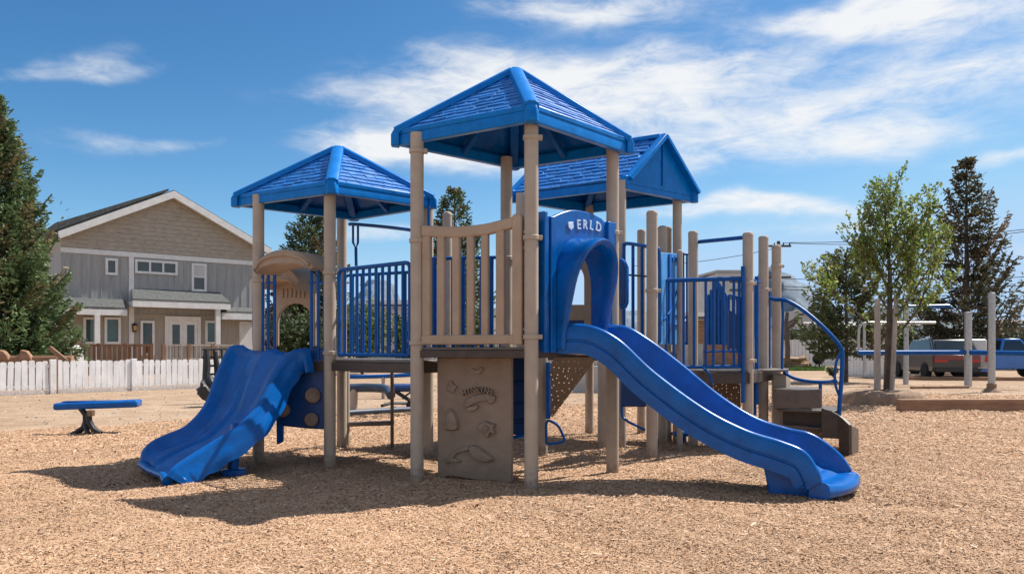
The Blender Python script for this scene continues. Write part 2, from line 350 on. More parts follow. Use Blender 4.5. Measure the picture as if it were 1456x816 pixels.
def litter():
    rg = np.random.default_rng(9); n = 5200; y = rg.uniform(12, 27, n); x = rg.uniform(-.72, .72, n) * y; ok = y > yfar(x) - .2; x, y = x[ok], y[ok]; n = len(x)
    r = rg.lognormal(math.log(.016), .5, n); V = []; base = np.array([[1, 0, 0], [.3, .95, 0], [-.8, .6, 0], [-.8, -.6, 0], [.3, -.95, 0], [0, 0, .8]])
    a = rg.uniform(0, 6.28, n); P_ = base[None] * r[:, None, None] * rg.uniform(.6, 1.3, (n, 6, 1)); X_ = P_[..., 0] * np.cos(a)[:, None] - P_[..., 1] * np.sin(a)[:, None]; Y_ = P_[..., 0] * np.sin(a)[:, None] + P_[..., 1] * np.cos(a)[:, None]
    V = np.stack([X_ + x[:, None], Y_ + y[:, None], P_[..., 2] - .021], -1).reshape(-1, 3)
    me = bpy.data.meshes.new('pebbles'); f = [[6 * i + j, 6 * i + (j + 1) % 5, 6 * i + 5] for i in range(n) for j in range(5)]; me.from_pydata(V.tolist(), [], f)
    me.materials.append(mat('pebble', (.36, .29, .22), .9, .5, 3)); o = bpy.data.objects.new('pebbles', me); COL.objects.link(o); tag(o, 'small pebbles and crumbs scattered over the bare sandy ground', 'pebbles'); o['kind'] = 'stuff'
litter()

# ------------------------------------------------------------------ play structure
PS = thing('play_structure', 'large blue and tan play structure with three roofed towers, two slides and curved stair rails', 'playground', (0.2, 8.2, 0))
PR = .0625
XYp = {}
def post(px, Y, ztop, cap=False, zbot=-.15, r=PR, clamps=(), m='tan'):
    c = XY(px, Y)
    prof = [(r, zbot), (r, ztop)]
    if cap: prof = [(r, zbot), (r, ztop - .05), (r * 1.04, ztop - .049), (r * 1.04, ztop - .035), (r * .86, ztop - .012), (r * .5, ztop - .002), (0, ztop)]
    o = MB().lathe((c.x, c.y, 0), prof, 22).build('post', M[m], PS)
    for z in clamps:
        b = MB().lathe((c.x, c.y, z), [(r + .001, -.022), (r + .012, -.02), (r + .012, .02), (r + .001, .022)], 22)
        b.box((c.x + r - .01, c.y - .03, z - .02), (c.x + r + .035, c.y + .03, z + .02)); b.build('clamp', M[m], o, bevel=.004)
    return c
ZE2, ZE1, ZE3 = 3.19, 2.85, 3.25
# centre tower
pF = post(755.5, 6.807, 3.27, clamps=(1.35, 2.22, 3.1)); pL = post(593, 7.275, 3.27, clamps=(1.3, 2.26, 3.1)); pR = post(871, 7.75, 3.27, clamps=(2.4, 1.4)); pB = post(720, 8.2, 3.27, clamps=(2.2,))
# left tower
pN1 = post(469, 8.18, 2.95, clamps=(1.2, 2.05)); pL1 = post(367.5, 8.6, 2.95, clamps=(2.0, 1.2)); pR1 = post(608.5, 8.95, 2.95); pB1 = post(486, 9.75, 2.95)
# back right tower with the gable roof
pN3 = post(883, 9.7, 3.35, clamps=(1.3, 2.1)); pL3 = post(740, 10.5, 3.35); pR3 = post(963, 10.6, 3.35, clamps=(2.1,)); pB3 = post(838, 11.4, 3.35)
# short posts
p927 = post(927, 8.76, ZZ(299, 8.76), True, clamps=(1.9, 1.1)); post(912, 11.5, ZZ(326, 11.5), True); post(942, 10.4, ZZ(321, 10.4), True); post(949, 10.7, ZZ(322, 10.7), True)
p985 = post(985.5, 10, ZZ(328, 10), True); p1063 = post(1063.5, 9.2, ZZ(330, 9.2), True, clamps=(2.02, 1.1)); p1086 = post(1085.5, 10, ZZ(335, 10), True, clamps=(2.0,)); p1104 = post(1104, 10.4, ZZ(348, 10.4), True, clamps=(2.35,))
post(966.5, 9.45, ZZ(355, 9.45), True, r=.036); post(857, 9.6, 1.17); post(771, 9.05, 1.17); post(636, 9.4, ZZ(301, 9.4), True, r=.058)

# --- decks
def deck(pts, ztop, th=.09, name='deck', grow=.02):
    c = sum((Vector(p) for p in pts), Vector((0, 0))) / len(pts)
    q = [c + (Vector(p) - c) * (1 + grow) for p in pts]
    o = MB().slab(q, ztop - .028, ztop).build(name, M['stepbrown'], PS, bevel=.006)
    b = MB()
    for i in range(len(q)):
        a, d = q[i], q[(i + 1) % len(q)]
        b.bar((a.x, a.y, ztop - .028 - th / 2), (d.x, d.y, ztop - .028 - th / 2), .045, th - .003)
    b.build('deck_edge', M['deckbrown'], o, bevel=.004)
    return o
deck([pL, pF, pR, pB], 1.26, .07)
deck([pN1, pR1, pB1, pL1], 1.13, .09)
deck([pN1 + Vector((.05, -.06)), pL + Vector((-.03, .02)), pB + Vector((-.1, .1)), pR1], 1.135, .095, 'bridge_deck', 0)
deck([pN3, pR3, pB3, pL3], 1.2, .08)
deck([XY(942, 9.15), XY(1063, 9.12), XY(1106, 10.35), XY(985, 10.8)], .99, .13, 'landing_deck', .0)

# --- railings
def railing(pl, px0, px1, yt0, yt1, yb, n, r=.019, rb=.0135, corner=.06, name='railing', m='bluemetal', bal=True, o=0.0, skip=()):
    s0, zt0 = pl.sz(px0, yt0); s1, zt1 = pl.sz(px1, yt1); zb = (pl.sz(px0, yb)[1] + pl.sz(px1, yb)[1]) / 2
    c = corner; k = [math.pi / 2 * i / 4 for i in range(5)]
    path = [pl.w(s0, zb + c, o)] + [pl.w(s0, zt0 - c - .01, o)]
    path += [pl.w(s0 + c - c * math.cos(a), zt0 - c + c * math.sin(a), o) for a in k]
    path += [pl.w(s1 - c + c * math.sin(a), zt1 - c + c * math.cos(a), o) for a in k]
    path += [pl.w(s1, zb + c, o), pl.w(s1, zb, o), pl.w(s0, zb, o), pl.w(s0, zb + c, o)]
    out = MB().tube(path[:-3], r, 10).tube([pl.w(s0 - .0, zb, o), pl.w(s1, zb, o)], r, 10).tube([pl.w(s0, zb, o), pl.w(s0, zb + c, o)], r, 10).tube([pl.w(s1, zb, o), pl.w(s1, zb + c, o)], r, 10).build(name, M[m], PS)
    if bal:
        for i in range(1, n):
            if i in skip: continue
            t = i / n; s = s0 + (s1 - s0) * t
            MB().tube([pl.w(s, zb, o), pl.w(s, zt0 + (zt1 - zt0) * t, o)], rb, 8).build('baluster', M[m], out)
    return out
plN1L = Pl(pN1, pL)
railing(plN1L, 482, 583, 384, 373, 504.5, 11, rb=.0165, r=.021)
railing(Pl(XY(484, 9.5), XY(606, 8.95)), 490, 603, 392, 386, 504, 9)
# behind the tan guard panel
plLB = Pl(XY(598, 8.2), XY(716, 8.25)); railing(plLB, 604, 712, 368, 366, 500, 8, rb=.026, corner=.03)

# --- tan guard panel
plLF = Pl(pL, pF)
def guard_panel():
    Q = lambda x, y: plLF.sz(x, y)
    top = [Q(x, y) for x, y in cr([(601, 321), (625, 322), (655, 322.5), (690, 319), (715, 313), (731, 309)], 16)]
    bot = [Q(x, y + 15.5) for x, y in cr([(601, 321), (625, 322), (655, 322.5), (690, 319), (715, 313), (731, 309)], 16)]
    b = MB().prism(plLF, top + bot[::-1], -.035, .035)
    g = b.build('guard_panel', M['tanplastic'], PS, bevel=.012)
    MB().prism(plLF, [Q(601, 490), Q(741, 489), Q(741, 475.5), Q(601, 476.5)], -.036, .036).build('panel_rail', M['tanplastic'], g, bevel=.012)
    for i, (a, d, yt) in enumerate([(601.5, 613, 323), (622.5, 633, 328), (644, 654.5, 328), (664.5, 675, 327), (685, 695, 325), (706, 718, 320)]):
        MB().prism(plLF, [Q(a, 482), Q(d, 482), Q(d, yt + 2), Q(a, yt + 2)], -.027, .027).build('slat', M['tanplastic'], g, bevel=.012)
    st = MB().prism(plLF, [Q(730, 490), Q(744, 490), Q(744, 308), Q(741, 305), Q(733, 305), Q(730, 308)], -.04, .04).build('stile', M['tanplastic'], g, bevel=.012)
    for y in (330, 338, 352, 468, 480):
        MB().lathe(plLF.p(746, y), [(.0, -.015), (.014, -.012), (.014, .012), (0, .015)], 10, axis=(1, 0, 0)).build('bolt', M['steel'], g)
guard_panel()

# --- relief panel under the deck
plRP = Pl(XY(621, 7.43), XY(728, 7.2))
def relief_panel():
    Q = lambda x, y: plRP.sz(x, y)
    bt = [Q(x, y) for x, y in cr([(622, 681), (640, 677), (655, 679), (680, 683), (705, 684), (718, 688), (728, 687)], 16)]
    o = MB().prism(plRP, [Q(728, 508), Q(621, 508)] + bt, -.05, 0).build('relief_panel', M['rockpanel'], PS, bevel=.012)
    def dome(name, pts, h=.022, inner=.55):
        w = [Q(x, y) for x, y in cr(pts + [pts[0]], len(pts) * 4 + 1)[:-1]]
        cs = sum(p[0] for p in w) / len(w); cz = sum(p[1] for p in w) / len(w)
        ring = lambda k, off: [plRP.w(cs + (s - cs) * k, cz + (z - cz) * k, off) for s, z in w]
        h *= 1.7; MB().loft([ring(1, -.004), ring(.96, h * .6), ring(.84, h * .95), ring(inner * .6, h)]).build(name, M['relief'], o, smooth=50)
    # leaping fish, shell, star, leaf, small mask, wreath
    dome('relief_fish', [(635, 652), (645, 642), (655, 636), (668, 633), (673, 637), (655, 641), (645, 648), (638, 656)], .018)
    dome('relief_fish', [(667, 634), (676, 632), (690, 640), (704, 652), (697, 656), (684, 655), (672, 648), (668, 641)], .03)
    dome('relief_fish', [(634, 650), (640, 646), (646, 650), (657, 655), (652, 657), (641, 656), (635, 659)], .015)
    dome('relief_shell', [(634, 611), (636, 592), (641, 580), (648, 588), (653, 602), (652, 610), (643, 612)], .028)
    dome('relief_star', [(679, 607), (684, 601), (692, 598), (700, 601), (706, 603), (703, 609), (706, 616), (699, 615), (695, 622), (691, 615), (684, 612)], .028)
    dome('relief_star', [(689, 606), (693, 604), (697, 607), (695, 612), (691, 611)], .042)
    dome('relief_leaf', [(637, 556), (636, 548), (641, 546), (643, 540), (646, 546), (651, 549), (648, 554), (645, 559), (641, 557)], .016)
    dome('relief_mask', [(671, 523), (675, 530), (681, 532), (687, 528), (685, 525), (679, 526), (674, 525)], .012)
    dome('relief_leaf', [(683, 524), (685, 521), (688, 526), (685, 527)], .012)
    dome('relief_wreath', [(658, 576), (662, 568), (673, 562), (686, 559), (698, 559), (702, 566), (695, 569), (683, 571), (672, 575), (664, 580)], .018)
    dome('relief_wreath', [(663, 580), (672, 577), (682, 576), (678, 582), (668, 585)], .02)
    dome('relief_wreath', [(694, 565), (702, 561), (706, 565), (702, 573), (695, 573)], .018)
    for i, ch in enumerate('MINKINS'):
        t = i / 6; x = 662 + 38 * t; y = 560 - 7 * math.sin(math.pi * (t * .75 + .12)) + 1
        letter(ch, plRP, Q(x, y), .068, 14 - 30 * t, .045, 'relief', o, 'relief_letter')

def letter(ch, pl, sz, size, rot, depth, m, parent, name='lettering', off=0.0):
    cu = bpy.data.curves.new('letter', 'FONT'); cu.body = ch; cu.size = size; cu.extrude = depth / 2; cu.align_x = 'CENTER'; cu.align_y = 'CENTER'; cu.offset = size * .012; cu.resolution_u = 3
    t = bpy.data.objects.new('letter', cu); COL.objects.link(t)
    dg = bpy.context.evaluated_depsgraph_get(); me = bpy.data.meshes.new_from_object(t.evaluated_get(dg))
    bpy.data.objects.remove(t); bpy.data.curves.remove(cu)
    a = R(rot); o0 = ORG[parent.name]
    for v in me.vertices:
        x, y, z = v.co; s = x * math.cos(a) - y * math.sin(a); q = x * math.sin(a) + y * math.cos(a)
        v.co = pl.w(sz[0] + s, sz[1] + q, off + z + depth / 2) - o0
    me.name = name; me.materials.clear(); me.materials.append(M[m])
    o = bpy.data.objects.new(name, me); COL.objects.link(o); o.parent = parent; ORG[o.name] = o0
    return o
relief_panel()

# --- slide hood on the right face of the centre tower
plFR = Pl(pF, pR)
def slide_hood():
    pl = plFR; Q = lambda x, y: pl.sz(x, y)
    z0 = 1.24
    s0 = pl.s(768); s1 = pl.s(868); mid = (pl.s(787) + pl.s(848)) / 2; hw = (pl.s(848) - pl.s(787)) / 2; ry = hw * 1.3
    zs = 2.27 - 1.05 * ry     # spring line of the arch
    arch = lambda k, dz=0: [(mid + k * hw * math.cos(a), zs + dz + k * ry * math.sin(a)) for a in np.linspace(0, math.pi, 19)]
    top = [(s1, Q(868, 318)[1]), (pl.s(857), Q(857, 317)[1])] + [Q(x, y) for x, y in cr([(852, 311), (835, 303), (812, 299), (795, 303), (782, 309)], 14)] + [(s0, Q(770, 309)[1])]
    inner = arch(.87)
    poly = top + [(s0, z0), (inner[-1][0], z0)] + inner[::-1] + [(inner[0][0], z0), (s1, z0)]
    h = MB().prism(pl, poly, -.02, .03).build('slide_hood', M['blue'], PS, bevel=.01)
    # projecting half tube
    zt_ = zs + ry
    og = lambda o, z: o if o < .05 else .03 + (o - .03) * (.28 + .72 * max(0, min(1, (z - z0 - .1) / (zt_ - z0 - .1))) ** 1.1)
    rim = lambda k, o: [pl.w(mid + k * hw, z0, og(o, z0))] + [pl.w(mid + k * hw, z0 + (zs - z0) * q, og(o, z0 + (zs - z0) * q)) for q in (.25, .5, .75)] + [pl.w(s, z, og(o, z)) for s, z in arch(k)] + [pl.w(mid - k * hw, z0 + (zs - z0) * q, og(o, z0 + (zs - z0) * q)) for q in (.75, .5, .25)] + [pl.w(mid - k * hw, z0, og(o, z0))]
    sec = []
    for k, o in [(1.09, .02), (1.06, .12), (1.03, .27), (1.02, .32), (.98, .35), (.90, .345), (.85, .31), (.86, .0), (.86, -.03)]:
        sec.append(rim(k, o))
    b = MB(); b.loft(sec, caps=False, closed=False); b.build('hood_tunnel', M['blue'], h, smooth=60)
    # ribbed left flange
    b = MB()
    for a, d, o in ((766, 770.5, .07), (771.5, 775, .05), (776.5, 784, .06)):
        b.pbox(pl, pl.s(a), pl.s(d), z0 - .03, Q(775, 303 if a < 770 else 308)[1], -.05, o)
    b.build('hood_flange', M['blue'], h, bevel=.008)
    b = MB(); b.pbox(pl, pl.s(858), pl.s(869.5), Q(865, 356)[1], Q(865, 317)[1], -.05, .06); b.build('hood_flange', M['blue'], h, bevel=.01)
    # moulded lettering with a shield
    sh = [(803, 317), (810, 316), (811, 324), (807.5, 328), (804, 324)]
    MB().prism(pl, [Q(*q) for q in sh], .028, .042).build('shield_emblem', M['letter'], h, bevel=.003)
    for ch, x, y, rot in (('E', 818.5, 320.5, 6), ('R', 827.5, 320.5, -2), ('L', 836.5, 321.5, -8), ('D', 846.5, 324, -14)):
        letter(ch, pl, Q(x, y), .125, rot, .012, 'letter', h, 'lettering', .029)
slide_hood()

def arch_panel(pl, px0, px1, yt, yb, ox0, ox1, oyt, name, m, o0=-.02, o1=.02, crown=6, parent=None):
    """panel with an arched opening, traced in its own plane"""
    Q = lambda x, y: pl.sz(x, y); cx = (ox0 + ox1) / 2
    top = [Q(x, y) for x, y in cr([(px1, yt + crown), (px1 * .7 + px0 * .3, yt), (px1 * .3 + px0 * .7, yt), (px0, yt + crown)], 10)]
    r = (ox1 - ox0) / 2; hh = min(yb - oyt, r * 1.15)
    inner = [Q(cx - r * math.cos(a), oyt + hh - hh * math.sin(a)) for a in np.linspace(0, math.pi, 15)]
    poly = top + [Q(px0, yb), Q(ox0, yb)] + inner + [Q(ox1, yb), Q(px1, yb)]
    return MB().prism(pl, poly, o0, o1).build(name, M[m], parent or PS, bevel=.01)
# tan window panel on the far side of the centre deck, seen through the hood
plBR = Pl(XY(770, 8.35), XY(870, 8.0))
pp = arch_panel(plBR, 786, 862, 352, 492, 794, 831, 376, 'window_panel', 'tanplastic', crown=8)
MB().prism(plBR, [plBR.sz(790, 492), plBR.sz(840, 492), plBR.sz(840, 455), plBR.sz(790, 455)], -.05, -.03).build('window_base', M['deepblue'], pp)
MB().prism(plBR, [plBR.sz(790, 455), plBR.sz(840, 455), plBR.sz(840, 433), plBR.sz(790, 433)], -.05, -.03).build('window_sill', M['tanplastic'], pp)

# --- lofted slides
def slide(Fp, Rp, n, depth, sect, name, m='blue'):
    Fs = cr(Fp, n); Rs = cr(Rp, n); ds = np.interp(np.linspace(0, 1, n), np.linspace(0, 1, len(depth)), depth)
    rings = []
    for i in range(n):
        a = Vector(Fs[i]); b = Vector(Rs[i]); w = b - a; W = w.length; w.normalize()
        t = (Vector(Fs[min(i + 1, n - 1)]) + Vector(Rs[min(i + 1, n - 1)]) - Vector(Fs[max(i - 1, 0)]) - Vector(Rs[max(i - 1, 0)])).normalized()
        u = w.cross(t); u = u if u.z > 0 else -u; u = (u.normalized() * .8 + Vector((0, 0, .2))).normalized()
        rings.append([a + w * (x if x >= 0 or neg else x) + u * y for x, y, neg in sect(W, ds[i], i / (n - 1))])
    return MB().loft(rings).build(name, M[m], PS, smooth=55)
Fp = [P(*q) for q in [(792, 462, 7.04), (838, 463, 6.97), (880, 483, 6.90), (930, 529, 6.80), (1000, 580, 6.67), (1060, 611, 6.56), (1110, 627, 6.46), (1144, 642, 6.39), (1162, 667, 6.34), (1168, 684, 6.33)]]
Rp = [P(*q) for q in [(862, 462, 7.62), (892, 465, 7.56), (922, 482, 7.50), (965, 514, 7.42), (1024, 562, 7.28), (1074, 593, 7.16), (1118, 608, 7.06), (1155, 617, 6.98), (1192, 643, 6.88), (1211, 668, 6.84)]]
def sect_r(W, d, t):
    g = .26 if t < .86 else .26 - (t - .86) / .14 * .13
    h = [(-.035, -g), (-.032, -.125), (-.02, -.135), (-.032, -.145), (-.03, -.03), (-.018, -.004), (.004, .008), (.026, .0), (.04, -.03), (.05, -d * .75), (.07, -d * .93), (.12, -d)]
    h = [(-.035, -g), (-.033, -.16), (-.016, -.152), (-.016, -.140), (-.033, -.132), (-.03, -.03), (-.018, -.004), (.004, .008), (.026, .0), (.04, -.03), (.05, -d * .75), (.07, -d * .93), (.12, -d)]
    r = [(W - x, y) for x, y in h][::-1]
    r[-1] = (W + .035, -g)
    mid = [(W * .35, -d - .006), (W * .65, -d - .006)]
    und = [(W * .8, -g - .02), (W * .2, -g - .02)]
    return [(x, y, True) for x, y in h + mid + r + und]
SR = slide(Fp, Rp, 70, [.2, .2, .2, .2, .2, .2, .2, .2, .19, .15, .06], sect_r, 'slide')
SR['label'] = 'straight blue slide running down to the right'
plS = Pl(XY(1060, 6.62), XY(1170, 6.42))
Q = lambda x, y: plS.sz(x, y)
foot = [Q(1066, 655), (plS.s(1086), .22), (plS.s(1098), -.14), (plS.s(1158), -.14), (plS.s(1162), .1), Q(1160, 690), Q(1120, 670)]
MB().prism(plS, foot, -.46, -.06).build('slide_foot', M['blue'], SR, bevel=.015)
# rounded exit lip
e0, e1 = Vector(Fp[-1]), Vector(Rp[-1]); dirx = Vector((.80, -.6, 0))
prof_ = [(-.10, -.03), (-.02, -.034), (.03, -.044), (.06, -.066), (.073, -.10), (.06, -.135), (.01, -.155), (-.10, -.155)]
rings = []
for t in np.linspace(0, 1, 17):
    ring = []
    for dx, dz in prof_:
        bul = (1 - (2 * t - 1) ** 2) * .05 * max(0, min(1, (dx + .06) / .12))
        ring.append(e0.lerp(e1, t) + dirx * (dx + bul) + Vector((0, 0, max(dz, -.9) + (.03 * abs(2 * t - 1) ** 3 if dz > -.08 else 0))))
    rings.append(ring)
MB().loft(rings).build('slide_lip', M['blue'], SR, smooth=60)

Fp = [P(*q) for q in [(437, 496, 8.14), (416, 500, 8.05), (394, 523, 7.93), (370, 570, 7.70), (342, 603, 7.50), (302, 629, 7.34), (270, 649, 7.20), (248, 664, 7.10), (238, 676, 7.06)]]
Rp = [P(*q) for q in [(345, 491, 8.62), (326, 495, 8.60), (309, 530, 8.50), (292, 574, 8.40), (266, 604, 8.27), (236, 618, 8.17), (216, 628, 8.08), (203, 641, 8.02), (199, 656, 8.0)]]
def sect_l(W, d, t):
    g = .24 - .06 * max(0, (t - .7) / .3) + .010 * math.sin(t * 60) * (1 if .15 < t < .75 else 0)
    wv = .007 * math.sin(t * 34) * (1 if .1 < t < .8 else 0)
    h = [(-.065 - wv, -g), (-.062 - wv, -g * .75), (-.055 - wv, -.11), (-.045, -.10), (-.038, -.035), (-.028, -.004), (0, .012), (.03, .004), (.06, -.03), (.11, -d * .7), (.18, -d)]
    r = [(W + .03, -.16), (W + .03, -.03), (W + .015, .004), (W - .01, .008), (W - .04, -.01), (W - .08, -d * .6), (W - .16, -d)][::-1]
    hump = .035
    mid = [(W * .38, -d + .0), (W * .46, -d + hump * .8), (W * .52, -d + hump), (W * .58, -d + hump * .7), (W * .68, -d)]
    und = [(W * .9, -.2), (W * .5, -.22), (W * .1, -.24)]
    return [(x, y, True) for x, y in h + mid + r + und]
SL = slide(Fp, Rp, 80, [.05, .10, .13, .14, .14, .13, .12, .10, .06], sect_l, 'slide')
SL['label'] = 'wide wavy blue slide running down to the left'
b = MB(); b.tube([P(238, 684, 7.1), P(232, 676, 7.2), P(212, 668, 7.7), P(202, 660, 7.95)], [.05, .035, .035, .045], 10); b.build('slide_lip', M['blue'], SL, smooth=60)
b = MB().bar((-2.9, 7.72, .0), (-2.68, 7.8, .0), .14, .09); b.bar((-2.80, 7.76, .0), (-2.78, 7.78, .5), .09, .09); b.build('slide_foot', M['blue'], SL, bevel=.02)

# --- climbing panel with holds under the left deck
plC = Pl(XY(395, 8.32), XY(466, 8.27)); Q = lambda x, y: plC.sz(x, y)
prof = [(392, 548), (404, 530), (420, 505), (436, 496), (463, 494), (463, 610), (440, 609), (401, 605), (395, 580)]
cp = MB().prism(plC, [Q(*q) for q in prof], -.03, .03).build('climbing_panel', M['deepblue'], PS, bevel=.015)
MB().prism(plC, [Q(393, 572), Q(404, 572), Q(403, 628), Q(394, 632)], -.02, .02).build('panel_flap', M['blue'], cp, bevel=.01)
for x, y, r in ((427, 524, .075), (445, 563, .085), (402, 583, .085), (443, 597, .075)):
    ax = Vector((plC.n.x + .5, plC.n.y, .25))
    MB().lathe(plC.p(x, y, .03), [(r * .35, 0), (r * .5, .02), (r * .95, .035), (r, .05), (r * .95, .068), (r * .6, .078), (0, .08)], 16, axis=ax).build('climbing_hold', M['hold'], cp, smooth=50)

# --- left tower: bars, arched hood and inner panel
plT = Pl(pL1, pN1); Q = lambda x, y: plT.sz(x, y)
for grp in ((381.5, 390.5, 373.5), (443, 452.5, 461.5)):
    g = MB().tube([plT.p(grp[0] - 3 if grp[0] < 400 else 440, 402), plT.p(grp[1] + 2 if grp[0] < 400 else 463, 402)], .012, 8).build('bar_panel', M['bluemetal'], PS)
    for x in grp:
        MB().tube([plT.p(x, 520), plT.p(x, 384 if x > 400 else 391)], .018, 10).build('bar', M['bluemetal'], g)
hp = [plT.p(361, 492), plT.p(360.5, 470), plT.p(361, 415), plT.p(361.5, 406), plT.p(366, 403), plT.p(372, 403)]
MB().tube(cr(hp, 24), .016, 10).build('hand_loop', M['bluemetal'], PS)
n2 = plT.n
def arch_hood():
    out = cr([(371, 385), (376, 373), (388, 363), (405, 357), (423, 357), (440, 363), (452, 374), (456, 381)], 26)
    inn = cr([(374, 390), (380, 384), (392, 380), (406, 378), (421, 378), (436, 379), (446, 383), (452, 386)], 26)
    sec = []
    for o, k in ((.10, .5), (.12, .15), (.10, 0), (-.28, 0)):
        sec.append([plT.p(a[0], a[1] + (b_[1] - a[1]) * k, o) for a, b_ in zip(out, inn)] + [plT.p(b_[0], b_[1] - (b_[1] - a[1]) * k, o) for a, b_ in zip(out, inn)][::-1])
    b = MB().loft(sec)
    h = b.build('arched_hood', M['tanplastic'], PS, smooth=50)
    rim = cr([(373, 381), (380, 371), (392, 365), (406, 362), (422, 362), (438, 367), (449, 376)], 22)
    MB().tube([plT.p(x, y + 2, .115) for x, y in rim], .016, 8).build('hood_rim', M['tanplastic'], h)
arch_hood()
pl1b = plT.shift(-.75)
ip = arch_panel(pl1b, 391, 449, 383, 492, 396, 446, 431, 'tunnel_panel', 'tanplastic', crown=14)
Q = lambda x, y: pl1b.sz(x, y)
o_ = cr([(388, 398), (394, 388), (406, 383), (421, 382), (436, 384), (447, 391), (453, 402)], 22); i_ = cr([(391, 412), (398, 405), (408, 402), (421, 401), (434, 403), (444, 408), (450, 416)], 22)
sec = [[pl1b.p(a[0], a[1] + (b_[1] - a[1]) * k, o) for a, b_ in zip(o_, i_)] + [pl1b.p(b_[0], b_[1] - (b_[1] - a[1]) * k, o) for a, b_ in zip(o_, i_)][::-1] for o, k in ((.34, .4), (.36, .1), (.33, 0), (.0, -.1))]
MB().loft(sec).build('panel_visor', M['tanplastic'], ip, smooth=50)
for x in (402, 408, 414, 420, 426, 432):
    MB().prism(pl1b, [Q(x, 424), Q(x + 3, 423), Q(x + 3.4, 411), Q(x + .6, 411)], .018, .035).build('panel_rib', M['tanplastic'], ip, bevel=.004)

# --- overhead bar with drop handle, left tower
MB().tube(cr([P(497, 319, 9.3), P(505, 319, 9.2), P(540, 322, 8.9), P(575, 326, 8.5), P(588, 328, 8.35)], 20), .02, 10).build('overhead_bar', M['bluemetal'], PS)
hd = MB().tube([P(502, 321, 9.2), P(502, 345, 9.2), P(506, 353, 9.2), P(509, 345, 9.2), P(509, 321, 9.2)], .014, 8); hd.tube([P(506, 352, 9.2), P(506.5, 378, 9.2)], .018, 8)
hd.build('drop_handle', M['bluemetal'], PS)
MB().tube([P(609.5, 292, 8.7), P(609.5, 330, 8.7)], .016, 8).build('roof_strut', M['bluemetal'], PS)

# --- ladder frame below the bridge
l = MB().tube([P(493.5, 633, 9.9), P(493.5, 520, 9.9)], .034, 10).build('ladder_pole', M['tan'], PS)
MB().tube([P(557.5, 638, 9.6), P(557.5, 520, 9.6)], .022, 10).build('ladder_pole', M['hold'], PS)
MB().bar(P(493, 603, 9.9), P(557.5, 601, 9.6), .12, .055).build('ladder_rung', M['stepbrown'], PS, bevel=.015)

# --- things below the centre deck: ribbed blue wall, brown perforated climber, framed bubble, blue panel
plW = Pl(XY(722, 8.0), XY(772, 7.85)); Q = lambda x, y: plW.sz(x, y)
w = MB().prism(plW, [Q(724, 618), Q(752, 618), Q(752, 505), Q(724, 505)], -.03, .0).build('blue_wall', M['deepblue'], PS)
for y in (545, 575, 600): MB().tube([plW.p(724, y, .01), plW.p(752, y - 3, .01)], .022, 8).build('wall_rib', M['deepblue'], w)
MB().tube([plW.p(723, 623, .02), plW.p(735, 621, .02), plW.p(752, 616, .02)], .022, 8).build('wall_rib', M['blue'], w)
plK = Pl(XY(775, 8.9), XY(850, 9.2)); Q = lambda x, y: plK.sz(x, y)
MB().prism(plK, [Q(779, 592), Q(786, 592), Q(845, 513), Q(838, 504), Q(792, 504), Q(781, 520)], -.006, .006).build('perforated_climber', M['perf'], PS)
MB().tube([plK.p(778, 595, .02), plK.p(778, 515, .02)], .03, 10).build('climber_pole', M['bluemetal'], PS)
bw = MB().tube(cr([plK.p(777, 630), plK.p(777, 601), plK.p(784, 599), plK.p(794, 606), plK.p(801, 620), plK.p(801, 627), plK.p(790, 630), plK.p(777, 631)], 36), .016, 8).build('bubble_frame', M['bluemetal'], PS)
plP = Pl(XY(882, 9.3), XY(922, 9.1)); Q = lambda x, y: plP.sz(x, y)
q = MB().prism(plP, [Q(884, 578), Q(920, 578), Q(920, 532), Q(884, 532)], -.03, .03).build('blue_panel', M['deepblue'], PS, bevel=.02)
MB().tube(cr([plP.p(884, 535), plP.p(884, 585), plP.p(890, 597), plP.p(905, 605), plP.p(917, 611)], 24), .016, 8).build('panel_leg', M['bluemetal'], q)
c = XY(973, 10.6)
MB().lathe((c.x, c.y, 0), [(.03, -.05), (.03, .05), (.17, .06), (.175, .1), (.14, .115), (0, .118)], 20).build('stepping_pad', M['blue'], PS)
MB().tube(cr([P(937, 588, 10.7), P(950, 591, 10.5), P(962, 595, 10.3)], 12), .016, 8).build('brace_bar', M['bluemetal'], PS)

# --- railings of the right half
plA = Pl(XY(884, 9.55), XY(942, 8.95)); Q = lambda x, y: plA.sz(x, y)
ra = MB().tube(cr([plA.p(887, 486), plA.p(887, 360), plA.p(888.5, 348), plA.p(895, 346.5), plA.p(922, 351), plA.p(932, 355), plA.p(937.5, 366), plA.p(938, 486)], 60), .022, 10).build('railing', M['bluemetal'], PS)
for x in (900, 913): MB().tube([plA.p(x, 486), plA.p(x, 349)], .02, 8).build('baluster', M['bluemetal'], ra)
MB().tube([plA.p(887, 486), plA.p(938, 486)], .02, 8).build('bottom_rail', M['bluemetal'], ra)
MB().tube([plA.p(895, 391), plA.p(921, 393)], .012, 8).build('cross_bar', M['black'], ra)
plO = Pl(XY(877, 9.3), XY(893, 9.2)); Q = lambda x, y: plO.sz(x, y)
rr = [(879, 372), (880, 368), (884, 367), (889, 371), (893, 380), (893, 430), (890, 438), (884, 440), (880, 436)]
ob = MB().prism(plO, [Q(*q) for q in rr], -.03, .03).build('oval_panel', M['blue'], PS, bevel=.015)
MB().prism(plO, [(Q(886.5, 404)[0] + (Q(*q)[0] - Q(886.5, 404)[0]) * .6, Q(886.5, 404)[1] + (Q(*q)[1] - Q(886.5, 404)[1]) * .86) for q in rr], .03, .045).build('oval_inset', M['deepblue'], ob, bevel=.008)
